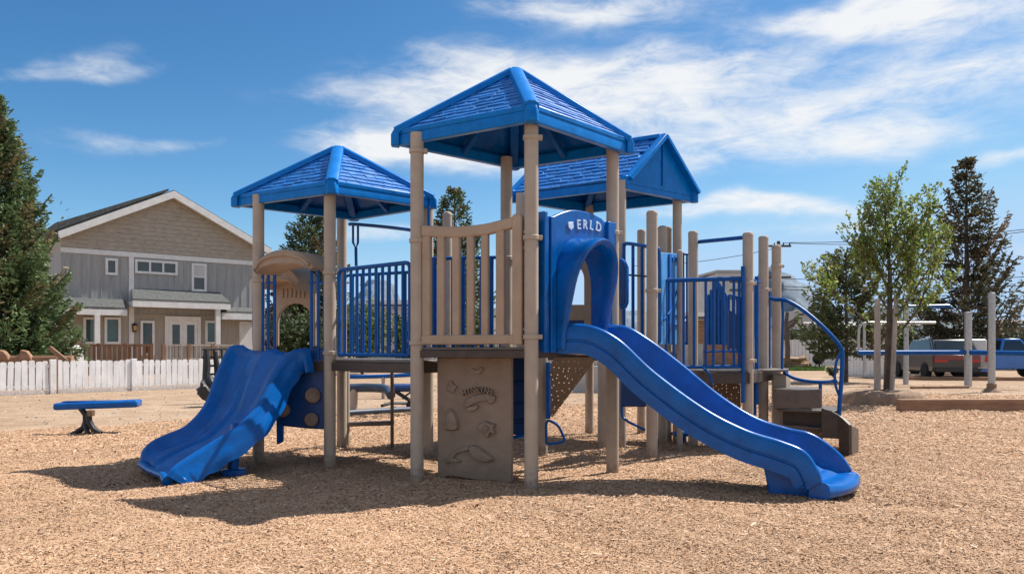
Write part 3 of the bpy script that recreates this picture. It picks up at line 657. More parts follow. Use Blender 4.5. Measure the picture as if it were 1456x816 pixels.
# bright side panel
plB_ = Pl(XY(938, 9.0), XY(973, 9.75)); Q = lambda x, y: plB_.sz(x, y)
bp_ = MB().prism(plB_, [Q(939, 490), Q(971, 490), Q(971, 361), Q(939, 359)], -.02, .0).build('side_panel', M['paleblue'], PS, bevel=.008)
for (x0, x1, y0, y1) in ((950, 953, 361, 488), (955, 966, 366, 372)):
    MB().prism(plB_, [Q(x0, y1), Q(x1, y1), Q(x1, y0), Q(x0, y0)], .0, .02).build('panel_slat', M['blue'], bp_, bevel=.004)
MB().tube(cr([plB_.p(941, 455, .02), plB_.p(952, 440, .02), plB_.p(958, 420, .02), plB_.p(966, 400, .02)], 12), .012, 8).build('panel_moulding', M['blue'], bp_)
for y in (433, 448, 462): MB().tube([plB_.p(957, y, .01), plB_.p(968, y + 2, .01)], .008, 6).build('panel_moulding', M['paleblue'], bp_)
# low rail on the landing
plD = Pl(XY(942, 9.2), XY(1062, 9.14)); Q = lambda x, y: plD.sz(x, y)
rd = MB().tube([plD.p(941, 399), plD.p(1056, 396)], .027, 10).build('railing', M['bluemetal'], PS)
MB().tube([plD.p(963, 522), plD.p(1056, 521)], .022, 10).build('bottom_rail', M['bluemetal'], rd)
for x in (947, 958, 972, 987, 1003.5, 1014.5, 1029, 1043.5, 1051): MB().tube([plD.p(x, 521), plD.p(x, 398)], .0165, 8).build('baluster', M['bluemetal'], rd)
MB().tube([plD.p(1000, 500), plD.p(1056, 499)], .012, 8).build('cross_bar', M['bluemetal'], rd)
MB().tube([plD.p(1055.5, 572, .03), plD.p(1055.5, 379, .03)], .024, 10).build('upright_bar', M['bluemetal'], PS)
MB().tube(cr([P(998, 522, 9.1), P(1006, 528, 9.0), P(1011, 538, 8.95), P(1012.5, 548, 8.95)], 14), .014, 8).build('brace_bar', M['bluemetal'], PS)
# far side of the landing: ribbed blue panel and rail
plE = Pl(XY(985, 10.7), XY(1062, 10.6)); Q = lambda x, y: plE.sz(x, y)
rb = MB().prism(plE, [Q(1003, 490), Q(1034, 490), Q(1034, 420), Q(1020, 396), Q(1014, 394), Q(1012, 417), Q(1003, 420)], -.03, .0).build('ribbed_panel', M['blue'], PS)
for x in (1006, 1011, 1016, 1021, 1026, 1031): MB().tube([plE.p(x, 490, .005), plE.p(x, 412 if 1010 < x < 1026 else 428, .005)], .02, 8).build('panel_rib', M['blue'], rb)
MB().prism(plE, [Q(1036, 495), Q(1056, 495), Q(1056, 452), Q(1036, 440)], -.03, .0).build('blue_panel', M['deepblue'], PS)
plE2 = Pl(XY(968, 10.2), XY(990, 10.3))
re_ = railing(plE2, 971, 988, 361, 361, 488, 3, corner=.02)
re2 = railing(Pl(XY(1060, 10.9), XY(1100, 10.9)), 1036, 1060, 420, 424, 500, 4, corner=.02)
MB().tube([P(993, 344, 10), P(1056, 338, 9.3)], .025, 10).build('overhead_bar', M['bluemetal'], PS)
# bars beside the stair head
plG = Pl(XY(1068, 9.5), XY(1098, 10.2)); 
g = MB().tube([plG.p(1066, 398), plG.p(1080, 401)], .018, 8).build('bar_panel', M['bluemetal'], PS)
MB().tube([plG.p(1070, 528), plG.p(1098, 526)], .016, 8).build('bottom_rail', M['bluemetal'], g)
for x, yt, yb, r in ((1071, 398, 528, .014), (1076, 393, 575, .026), (1088.5, 404, 526, .014), (1094, 412, 526, .018)):
    MB().tube([plG.p(x, yb), plG.p(x, yt)], r, 10).build('bar', M['bluemetal'], g)
# --- stair with curved handrails
def stair():
    tr = [(1098, 556, 1168, 553, 581, 9.35), ]
    plr = Pl(XY(1098, 9.55), XY(1168, 9.25)); Q = lambda x, y: plr.sz(x, y)
    s = MB().prism(plr, [Q(1100, 581), Q(1168, 580), Q(1168, 553), Q(1104, 555), Q(1100, 558)], -.02, .02).build('stair', M['stepbrown'], PS, bevel=.008)
    s['label'] = 'brown stair with curved blue handrails'
    # treads: polygons stepping down to the right
    a0, a1 = XY(1100, 9.55), XY(1168, 9.25)
    back = Vector((.28, .75))
    MB().slab([a0, a1, a1 + back, a0 + back], .725, .75).build('tread', M['stepbrown'], s, bevel=.006)
    b0, b1 = XY(1113, 9.75), XY(1172, 9.5)
    MB().prism(Pl(b0, b1), [(0, .28), ((b1 - b0).length, .26), ((b1 - b0).length, .5), (0, .52)], -.02, .02).build('riser', M['deckbrown'], s)
    MB().slab([a0 + Vector((.05, -.02)), a1 + Vector((.05, .03)), XY(1192, 9.3), XY(1192, 10.0), b0 + Vector((.0, .5))], .475, .5).build('tread', M['stepbrown'], s, bevel=.006)
    c0, c1 = XY(1115, 9.62), XY(1170, 9.42)
    MB().prism(Pl(c0, c1), [(0, .27), ((c1 - c0).length, .25), ((c1 - c0).length, .285), (0, .305)], -.05, .03).build('tread', M['stepbrown'], s, bevel=.006)
    MB().prism(Pl(c0, c1), [(0, .08), ((c1 - c0).length, .05), ((c1 - c0).length, .25), (0, .27)], -.03, -.01).build('riser', M['perf'], s)
    # right stringer, front end block
    pls = Pl(XY(1166, 9.28), XY(1208, 9.12)); Q = lambda x, y: pls.sz(x, y)
    MB().prism(pls, [Q(1168, 622), Q(1197, 624), Q(1197, 592), Q(1184, 585), Q(1168, 580)], -.02, .02).build('stringer', M['deckbrown'], s, bevel=.006)
    plt_ = Pl(XY(1192, 9.15), XY(1209, 9.0)); Q = lambda x, y: plt_.sz(x, y)
    MB().prism(plt_, [(plt_.s(1194), -.03), (plt_.s(1209), -.03), (plt_.s(1209), ZZ(604, 9.0)), (plt_.s(1200), ZZ(595, 9.1)), (plt_.s(1194), ZZ(591, 9.1))], -.03, .02).build('stringer', M['deckbrown'], s, bevel=.006)
    plu = Pl(XY(1209, 9.0), XY(1222, 9.35)); Q = lambda x, y: plu.sz(x, y)
    MB().prism(plu, [(plu.s(1209), -.03), (plu.s(1221), -.03), (plu.s(1221), ZZ(610, 9.3)), (plu.s(1215), ZZ(606, 9.2)), (plu.s(1209), ZZ(604, 9.0))], -.03, .0).build('end_plate', M['stepbrown'], s, bevel=.006)
    d0 = XY(1196, 9.35); MB().slab([XY(1170, 9.45), XY(1194, 9.2), XY(1206, 9.1), XY(1220, 9.4), XY(1200, 9.9)], .225, .25).build('tread', M['stepbrown'], s, bevel=.006)
    # box under the landing
    plv = Pl(XY(1098, 9.9), XY(1120, 9.8)); Q = lambda x, y: plv.sz(x, y)
    MB().prism(plv, [Q(1100, 610), Q(1112, 610), Q(1112, 575), Q(1118, 556), Q(1118, 532), Q(1100, 532)], -.25, 0).build('stair_support', M['tan'], s, bevel=.008)
    MB().slab([XY(1079, 9.6), XY(1117, 9.7), XY(1122, 10.3), XY(1085, 10.4)], .955, .985).build('tread', M['stepbrown'], s, bevel=.005)
    rl = cr([P(1094, 424, 10.0), P(1103, 426, 9.9), P(1112, 426, 9.85), P(1122, 429, 9.8), P(1142, 441, 9.7), P(1165, 460, 9.55), P(1184, 479, 9.45), P(1194, 492, 9.4), P(1197.5, 502, 9.38), P(1197, 530, 9.35), P(1194, 575, 9.3), P(1191, 622, 9.25)], 60)
    MB().tube(rl, .026, 12).build('handrail', M['bluemetal'], s)
    MB().tube(cr([P(1196, 500, 9.38), P(1190, 512, 9.38), P(1187, 530, 9.38), P(1188, 547, 9.38), P(1193, 562, 9.35)], 24), .016, 10).build('handrail', M['bluemetal'], s)
    MB().tube(cr([P(1115, 529, 9.8), P(1119, 532, 9.75), P(1130, 538, 9.65), P(1150, 542, 9.5), P(1170, 543, 9.4), P(1190, 541, 9.38)], 30), .02, 10).build('handrail', M['bluemetal'], s)
    MB().lathe(P(1117, 529, 9.8), [(.0, -.03), (.032, -.025), (.036, 0), (.032, .025), (0, .03)], 12).build('rail_end', M['bluemetal'], s)
    MB().tube([P(1166.5, 543, 9.42), P(1166.5, 578, 9.3)], .02, 10).build('rail_post', M['bluemetal'], s)
    MB().tube(cr([P(1112, 427, 9.85), P(1113, 450, 9.85), P(1112, 500, 9.85), P(1112, 527, 9.8)], 12), .018, 10).build('rail_post', M['bluemetal'], s)
    MB().tube([P(1073.5, 590, 9.7), P(1073.5, 540, 9.7)], .02, 8).build('rail_post', M['bluemetal'], s)
stair()
plH = Pl(XY(985, 10.3), XY(1056, 10.2)); Q = lambda x, y: plH.sz(x, y)
MB().prism(plH, [Q(1004, 585), Q(1053, 585), Q(1053, 545), Q(988, 545)], -.006, .006).build('perforated_climber', M['perf'], PS)

# --- roofs
def shingles(b, P0, P1, T0, T1, rows, tw, sag=.016):
    P0, P1, T0, T1 = map(Vector, (P0, P1, T0, T1)); ex = (P1 - P0).normalized(); nrm = (P1 - P0).cross(T0 - P0).normalized()
    if nrm.z < 0: nrm = -nrm
    mid = (T0 + T1) / 2 - P0; ey = (mid - ex * mid.dot(ex)); Ht = ey.length; ey.normalize()
    W = (P1 - P0).length; tl = (T0 - P0).dot(ex); tr_ = (T1 - P0).dot(ex)
    ext = lambda v: (tl * v, W + (tr_ - W) * v)
    for i in range(rows):
        v0 = i / rows; v1 = min(1, (i + 1.12) / rows); x = -random.random() * tw
        l0, r0 = ext(v0); l1, r1 = ext(v1)
        while x < W:
            w_ = tw * random.uniform(.7, 1.35); a, c = x + .004, x + w_ - .004; x += w_
            a0, c0 = max(a, l0), min(c, r0); a1, c1 = max(a, l1), min(c, r1)
            if c0 - a0 < .01: continue
            if c1 - a1 < 0: a1 = c1 = min(max((a0 + c0) / 2, l1), r1)
            dl, dr = random.uniform(-.022, .008), random.uniform(-.022, .008)
            h = sag * random.uniform(.8, 1.2)
            pt = lambda X, V, hh, dv=0: P0 + ex * X + ey * (V * Ht + dv) + nrm * hh
            q = [pt(a0, v0, h, dl), pt(c0, v0, h, dr), pt(c1, v1, .003), pt(a1, v1, .003), pt(a0, v0, -.002, dl), pt(c0, v0, -.002, dr)]
            b.add(q, [[0, 1, 2, 3], [4, 5, 1, 0], [1, 5, 2], [4, 0, 3]])
def cap_strip(pts_a, pts_b, up, w, h):
    """ridge cap: a raised strip from a to b with sloping sides"""
    a, b_ = Vector(pts_a), Vector(pts_b); t = (b_ - a).normalized(); s = t.cross(Vector(up)).normalized(); u = s.cross(t).normalized()
    ring = lambda c: [c - s * w * .5 - u * .03, c - s * w * .46 + u * h * .55, c - s * w * .2 + u * h, c + s * w * .2 + u * h, c + s * w * .46 + u * h * .55, c + s * w * .5 - u * .03]
    return MB().loft([ring(a), ring(b_)])
def pyramid_roof(cs, ze, fh, apex, rows=11, tw=.17, capw=.14, tilt=(0, 0, 0, 0)):
    cs = [Vector((c[0], c[1], 0)) for c in cs]; cen = sum(cs, Vector()) / 4; ap = Vector(apex)
    E = lambda k, z: [Vector((cen.x + (c.x - cen.x) * k, cen.y + (c.y - cen.y) * k, z)) for c in cs]
    o0, o1, o2 = E(1, ze), E(1, ze + fh * .55), E(.975, ze + fh)
    i0, i1 = E(.90, ze), E(.90, ze + fh * .7)
    b = MB(); b.loft([i1, i0, o0, o1, o2], caps=False)
    r = b.build('roof', M['roofblue'], PS, bevel=.008)
    top = [o2[i].lerp(ap, .965) for i in range(4)]
    # underside sheet and ribs
    b = MB(); und = [q - Vector((0, 0, .035)) for q in top]
    b.loft([[q - Vector((0, 0, .03)) for q in o2], und], caps=False); b.build('roof_lining', M['blue'], r, smooth=0)
    for i in range(4):
        MB().bar(i0[i] + Vector((0, 0, .05)), und[i] - Vector((0, 0, .03)), .09, .06).build('rib', M['blue'], r, bevel=.008)
        j = (i + 1) % 4
        MB().bar((i0[i] + i0[j]) / 2 + Vector((0, 0, .04)), (und[i] + und[j]) / 2 - Vector((0, 0, .02)), .06, .05).build('rib', M['blue'], r, bevel=.008)
        b = MB(); shingles(b, o2[i], o2[j], top[i], top[j], rows, tw); b.build('shingle_panel', M['shingle'], r, smooth=0)
        lip = MB().bar(o1[i].lerp(o2[i], .8), o1[j].lerp(o2[j], .8), .035, .05); lip.build('eave_lip', M['roofblue'], r, bevel=.01)
        outw = (o2[i] - cen); outw.z = 0; outw.normalize()
        hb = cap_strip(o2[i] + outw * .015 + Vector((0, 0, -.005)), ap + Vector((0, 0, -.01)) + outw * .03, (0, 0, 1), capw, .045)
        hc = hb.build('hip_cap', M['roofblue'], r, bevel=.006)
        s = Vector((-outw.y, outw.x, 0)); c0 = o0[i]
        q = [c0 + s * capw * .5 - outw * .05, c0 + s * capw * .3 + outw * .03, c0 - s * capw * .3 + outw * .03, c0 - s * capw * .5 - outw * .05]
        MB().loft([[p + Vector((0, 0, -.008)) for p in q], [p + Vector((0, 0, fh * .75)) for p in q], [p + Vector((0, 0, fh + .035)) - outw * .04 for p in q]]).build('corner_block', M['roofblue'], hc, bevel=.012)
    MB().lathe(ap + Vector((0, 0, -.03)), [(.10, -.04), (.10, .02), (.075, .045), (0, .05)], 4).build('apex_cap', M['roofblue'], r, bevel=.012)
    return r
# centre: corner blocks sit just outside the posts
c2 = [(.17, 6.60), (1.18, 7.72), (.02, 8.42), (-1.13, 7.42)]
pyramid_roof(c2, ZE2, .135, (.03, 7.52, ZZ(102, 7.52)), rows=12)
c1 = [(-1.86, 7.98), (-.89, 8.85), (-1.98, 9.72), (-3.14, 8.75)]
pyramid_roof(c1, ZE1, .12, (-1.96, 8.72, ZZ(212, 8.72)), rows=10)

def gable_roof():
    N = Vector((1.42, 9.72)); Rr = Vector((2.50, 10.62)); Lf = Vector((0.0, 10.62)); Bk = Lf + Rr - N
    ze, fh = ZE3, .13; V3 = lambda p, z: Vector((p.x, p.y, z))
    zr = ZZ(190, 10.15) - .03
    ra, rb_ = (N + Rr) / 2, (Lf + Bk) / 2
    b = MB(); b.loft([[V3(p, ze) for p in (N, Rr, Bk, Lf)], [V3(p, ze + fh) for p in (N, Rr, Bk, Lf)]], caps=False)
    cen = (N + Bk) / 2; inn = [cen + (p - cen) * .9 for p in (N, Rr, Bk, Lf)]
    b.loft([[V3(p, ze) for p in (N, Rr, Bk, Lf)], [V3(p, ze) for p in inn], [V3(p, ze + fh) for p in inn]], caps=False)
    r = b.build('roof', M['roofblue'], PS, bevel=.008)
    for (a, c) in ((N, Lf), (Rr, Bk)):
        b = MB(); shingles(b, V3(a, ze + fh), V3(c, ze + fh), V3(ra, zr), V3(rb_, zr), 11, .19, .018); b.build('shingle_panel', M['shingle'], r, smooth=0)
        b = MB(); A = [V3(a, ze + fh), V3(c, ze + fh), V3(rb_, zr), V3(ra, zr)]; b.loft([[q - Vector((0, 0, .03)) for q in A], [q - Vector((0, 0, .008)) for q in A]]); b.build('roof_lining', M['blue'], r, smooth=0)
    for (a, c, m_) in ((N, Rr, ra), (Lf, Bk, rb_)):
        out = ((a + c) / 2 - cen).normalized() * .01
        T = [V3(a + out, ze + fh * .6), V3(c + out, ze + fh * .6), V3(m_ + out, zr - .01)]
        b = MB(); b.loft([T, [q - Vector((out.x * 3, out.y * 3, 0)) for q in T]]); g = b.build('gable_panel', M['roofblue'], r, smooth=0)
        MB().bar(V3((a + c) / 2 + out * 1.8, ze + fh), V3(m_ + out * 1.8, zr - .06), .018, .012, up=(out.x, out.y, 0)).build('panel_seam', M['blue'], g)
        for e in (a, c):
            cap_strip(V3(e, ze + fh - .01) + Vector((out.x * 3, out.y * 3, 0)), V3(m_, zr) + Vector((out.x * 3, out.y * 3, 0)), (0, 0, 1), .16, .035).build('rake_cap', M['roofblue'], r, bevel=.006)
    cap_strip(V3(ra, zr + .0), V3(rb_, zr + .0), (0, 0, 1), .14, .03).build('ridge_cap', M['roofblue'], r, bevel=.006)
    for p in (N, Rr, Bk, Lf):
        o = (p - cen).normalized()
        MB().lathe(V3(p, ze - .006), [(.06, 0), (.06, fh + .03), (.03, fh + .045)], 8).build('corner_block', M['roofblue'], r, bevel=.008)
    und = [V3(cen + (p - cen) * .2, zr - .2) for p in (N, Rr, Bk, Lf)]
    for p, u in zip(inn, und): MB().bar(V3(p, ze + .04), u, .08, .06).build('rib', M['blue'], r)
gable_roof()

#@@REST
# ------------------------------------------------------------------ trees
def basis(d):
    d = d / np.linalg.norm(d, axis=-1, keepdims=True)
    a = np.where(np.abs(d[:, 2:3]) > .9, np.array([[1., 0, 0]]), np.array([[0, 0, 1.]]))
    s = np.cross(d, a); s /= np.linalg.norm(s, axis=-1, keepdims=True)
    return d, s, np.cross(d, s)
def spruce(name, label, px, Y, h, rad, n_br, seed, cols, need=.10, dens=1.0, z0=0.05, shape=.85, up=.35, zb=-.05, tuft=(.55, .22), trunk_r=None, sparse=0, levels=0):
    rg = np.random.default_rng(seed); c = XY(px, Y); t = thing(name, label, 'tree', (c.x, c.y, zb))
    tr = trunk_r or h * .018
    b = MB().tube([(c.x, c.y, zb - .1), (c.x + .02 * h / 10, c.y, h * .5), (c.x, c.y, h * .97)], [tr, tr * .6, .02], 10)
    C, D, K, W_ = [], [], [], []
    for i in range(n_br):
        v = z0 + (1 - z0) * ((i + rg.random()) / n_br) ** 1.12
        if levels: v = z0 + (1 - z0) * min(.985, ((int(((v - z0) / (1 - z0)) * levels) + rg.normal(.5, .14)) / levels))
        z = h * v; L = rad * (1 - v) ** shape * rg.uniform(.68, 1.12) + .012 * h
        if sparse and rg.random() < sparse * .3: L *= .5
        az = rg.uniform(0, 2 * np.pi); sl0 = -.30 + .75 * v; n = max(5, int(L / (need * .5)))
        ts = np.linspace(.04, 1, n); r = L * ts; zz = z + L * (sl0 * ts + (up + .15 * rg.random()) * ts ** 2.2 - .12 * np.sin(ts * 3.1))
        bx = c.x + np.cos(az) * r; by = c.y + np.sin(az) * r; pts = np.stack([bx, by, zz + zb], 1)
        if i % 2 == 0 and L > .6: b.tube([tuple(q) for q in pts[::max(1, n // 5)]], .006 * h * (1 - v) * .5 + .008, 5)
        tint = rg.uniform(.72, 1.2); br = rg.random()
        for k in range(n):
            if ts[k] < .12: continue
            m = int(rg.poisson(dens * (7 if ts[k] > .35 else 4)))
            tl = (.30 * L * (1 - ts[k]) ** .8 + need * 1.1)
            side = rg.uniform(-1, 1, m); fw = rg.uniform(0, .6, m)
            q = pts[k] + np.stack([-np.sin(az) * side * tl + np.cos(az) * np.abs(side) * tl * .55, np.cos(az) * side * tl + np.sin(az) * np.abs(side) * tl * .55, -np.abs(side) * tl * .18 + rg.normal(0, need * .35, m)], 1)
            d = np.stack([np.cos(az) * .8 - np.sin(az) * side * .9, np.sin(az) * .8 + np.cos(az) * side * .9, rg.normal(.25, .45, m)], 1) + rg.normal(0, .35, (m, 3))
            C.append(q); D.append(d)
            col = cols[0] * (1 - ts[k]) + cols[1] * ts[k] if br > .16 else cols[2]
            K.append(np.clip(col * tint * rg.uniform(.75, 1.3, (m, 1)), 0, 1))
    # leader
    m = int(60 * dens); zt = rg.uniform(.9, 1.01, m) * h
    C.append(np.stack([c.x + rg.normal(0, .012 * h, m) * (1.03 - zt / h) * 10, c.y + rg.normal(0, .012 * h, m) * (1.03 - zt / h) * 10, zt + zb], 1)); D.append(rg.normal(0, .6, (m, 3)) + np.array([0, 0, .9])); K.append(np.tile(cols[1], (m, 1)) * rg.uniform(.7, 1.2, (m, 1)))
    C = np.concatenate(C); D = np.concatenate(D); K = np.concatenate(K); n = len(C)
    d, s, u = basis(D); a = rg.uniform(0, np.pi, (n, 1)); S = s * np.cos(a) + u * np.sin(a)
    b.build('trunk', M['bark'], t)
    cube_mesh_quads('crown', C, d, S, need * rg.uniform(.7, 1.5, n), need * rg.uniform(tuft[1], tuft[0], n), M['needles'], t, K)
    return t, n
A_ = np.array
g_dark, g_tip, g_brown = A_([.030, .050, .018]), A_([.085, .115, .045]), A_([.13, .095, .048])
NT = []
NT.append(spruce('spruce_tree', 'tall dense green spruce beside the grey house at the picture edge', -14, 26, 9.75, 2.75, 460, 1, (A_([.045, .08, .034]), A_([.125, .18, .075]), A_([.18, .15, .07])), need=.15, dens=1.15, z0=.03, shape=.78)[1])
NT.append(spruce('spruce_tree', 'green spruce top showing under the left tower roof', 442, 46, 9.6, 3.0, 200, 2, (g_dark, g_tip, g_brown), need=.2, dens=.8, z0=.12, shape=.62)[1])
NT.append(spruce('spruce_tree', 'green spruce top rising behind the tan guard panel', 646, 44, 10.3, 2.9, 200, 3, (g_dark, g_tip * 1.1, g_brown), need=.2, dens=.8, z0=.12, shape=.75)[1])
NT.append(spruce('spruce_tree', 'dark brownish spruce with a thin pointed top behind the parked vehicles', 1374, 36, 10.05, 3.3, 205, 4, (A_([.046, .050, .026]), A_([.10, .092, .046]), A_([.17, .11, .06])), need=.18, dens=.72, z0=.14, shape=1.0, up=.7, sparse=1, levels=15)[1])
NT.append(spruce('spruce_tree', 'dark green conifer behind the young staked tree', 1203, 29, 4.8, 2.1, 130, 5, (A_([.05, .065, .026]), A_([.11, .135, .05]), A_([.15, .12, .055])), need=.15, dens=.7, z0=.22, levels=12, shape=.62, up=.55)[1])

def young_tree():
    rg = np.random.default_rng(11); c = XY(1262, 17.4); t = thing('young_tree', 'young staked deciduous tree with loose upright branches on a round mound', 'tree', (c.x, c.y, .28))
    b = MB(); C, D, K = [], [], []
    base = np.array([c.x, c.y, .2]); trunk = [base + np.array([.0, 0, 0]), base + np.array([.02, 0, .9]), base + np.array([.06, .02, 1.9]), base + np.array([.05, 0, 2.8]), base + np.array([-.03, .0, 3.7]), base + np.array([-.08, 0, 4.35])]
    b.tube([tuple(q) for q in trunk], [.095, .08, .06, .042, .025, .008], 10)
    tp = np.array(cr(trunk, 60))
    def limb(p0, d, L, r0, lv):
        n = 7; p = np.array(p0, float); pts = [p.copy()]; dd = np.array(d, float)
        for k in range(n):
            dd = dd + np.array([rg.normal(0, .09), rg.normal(0, .09), .07]); dd /= np.linalg.norm(dd); p = p + dd * L / n; pts.append(p.copy())
        b.tube([tuple(q) for q in pts], list(np.linspace(r0, .004, n + 1)), 6)
        pts = np.array(pts); pp = np.array(cr(pts, max(8, int(L / .035))))
        for k, q in enumerate(pp):
            tt = k / len(pp)
            if tt < .1: continue
            m = rg.poisson(2.0 if lv else 1.9)
            sp = .03 + .05 * (1 - tt)
            C.append(q + rg.normal(0, sp, (m, 3))); D.append(rg.normal(0, 1, (m, 3)) + dd * .7)
            base_c = A_([.17, .24, .055]) if rg.random() > .3 else A_([.30, .31, .10])
            K.append(base_c * rg.uniform(.6, 1.35, (m, 1)))
        if lv > 0:
            for j in range(4):
                i = int(rg.uniform(.2, .85) * (len(pts) - 1)); az = rg.uniform(0, 2 * np.pi)
                nd = dd * .75 + np.array([np.cos(az), np.sin(az), .15]) * .75; limb(pts[i], nd / np.linalg.norm(nd), L * rg.uniform(.35, .55), r0 * .5, lv - 1)
    for i in range(19):
        v = .25 + .67 * (i + rg.random()) / 19; q = tp[int(v * 59)]; az = i * 2.4 + rg.uniform(-.4, .4); el = .58 + .5 * v
        L = (2.1 * (1 - v) + .75) * rg.uniform(.8, 1.25)
        limb(q, (np.cos(az) * math.cos(el), np.sin(az) * math.cos(el) * .8, math.sin(el)), L, .03 * (1.2 - v), 2 if v < .7 else 1)
    # two long stray shoots as in the picture
    limb(tp[30], (.62, 0, .78), 2.2, .022, 1); limb(tp[30], (-.62, .0, .78), 2.0, .022, 1); limb(tp[54], (.05, 0, 1), .75, .012, 0)
    b.build('trunk', M['bark'], t, smooth=60)
    C = np.concatenate(C); D = np.concatenate(D); K = np.concatenate(K); n = len(C); NT.append(n)
    d, s, u = basis(D); a = rg.uniform(0, np.pi, (n, 1)); S = s * np.cos(a) + u * np.sin(a)
    cube_mesh_quads('crown', C, d, S, rg.uniform(.045, .085, n), rg.uniform(.03, .055, n), M['leaves'], t, np.clip(K, 0, 1))
young_tree()
for px, Y, yt, w, lab in ((1247.5, 17.2, 425, .07, 'thick grey wooden stake left of the young tree trunk'), (1271, 17.2, 420, .05, 'thin grey wooden stake right of the young tree trunk')):
    c = XY(px, Y); k = .05 if w < .06 else 0
    tag(MB().tube([(c.x - k, c.y, .2), (c.x, c.y, 1.2), (c.x + k, c.y, ZZ(yt, Y))], [w, w, w * .85], 10).build('tree_stake', M['stake'], org=(c.x, c.y, .2)), lab, 'stake', 'stakes holding the young tree')
c = XY(1257, 17.3)
mp = [(0.92, -.06), (.9, .05), (.84, .2), (.78, .27), (.6, .30), (.3, .31), (0, .315)]
b = MB(); b.lathe((c.x, c.y, 0), mp, 40)
for v in b.v:
    a = math.atan2(v.y - c.y, v.x - c.x); k = 1 + .03 * math.sin(3 * a) + .02 * math.sin(7 * a + 1); v.x = c.x + (v.x - c.x) * k; v.y = c.y + (v.y - c.y) * k; v.z += .02 * math.sin(4 * a)
tag(b.build('tree_mound', M['earth'], smooth=60, org=(c.x, c.y, 0)), 'low round brown earth planter at the foot of the young tree', 'planter')

def shrub(name, label, px, Y, w, h, n, seed, col, leaf=.12, zb=0.0, group=None, cat='shrub'):
    rg = np.random.default_rng(seed); c = XY(px, Y); t = thing(name, label, cat, (c.x, c.y, zb), group)
    b = MB(); C, D, K = [], [], []
    for i in range(14):
        az = rg.uniform(0, 6.28); tip = np.array([c.x + np.cos(az) * w * .5 * rg.random() ** .5, c.y + np.sin(az) * w * .4 * rg.random() ** .5, zb + h * rg.uniform(.55, 1)])
        b.tube([(c.x, c.y, zb), tuple((np.array([c.x, c.y, zb + h * .3]) + tip) / 2), tuple(tip)], [.02 * h, .012 * h, .004 * h], 5)
        m = n // 14; q = np.array([c.x, c.y, zb + h * .25]); tt = rg.uniform(.25, 1.05, (m, 1)); C.append(q + (tip - q) * tt + rg.normal(0, .11 * h, (m, 3))); D.append(rg.normal(0, 1, (m, 3))); K.append(np.array(col) * rg.uniform(.5, 1.5, (m, 1)) * rg.uniform(.75, 1.2))
    C = np.concatenate(C); C[:, 2] = np.maximum(C[:, 2], zb); D = np.concatenate(D); K = np.clip(np.concatenate(K), 0, 1); n = len(C)
    d, s, u = basis(D); a = rg.uniform(0, 3.14, (n, 1)); S = s * np.cos(a) + u * np.sin(a)
    b.build('stem', M['bark'], t); cube_mesh_quads('foliage', C, d, S, leaf * rg.uniform(.6, 1.3, n), leaf * rg.uniform(.4, .8, n), M['shrub'], t, K)

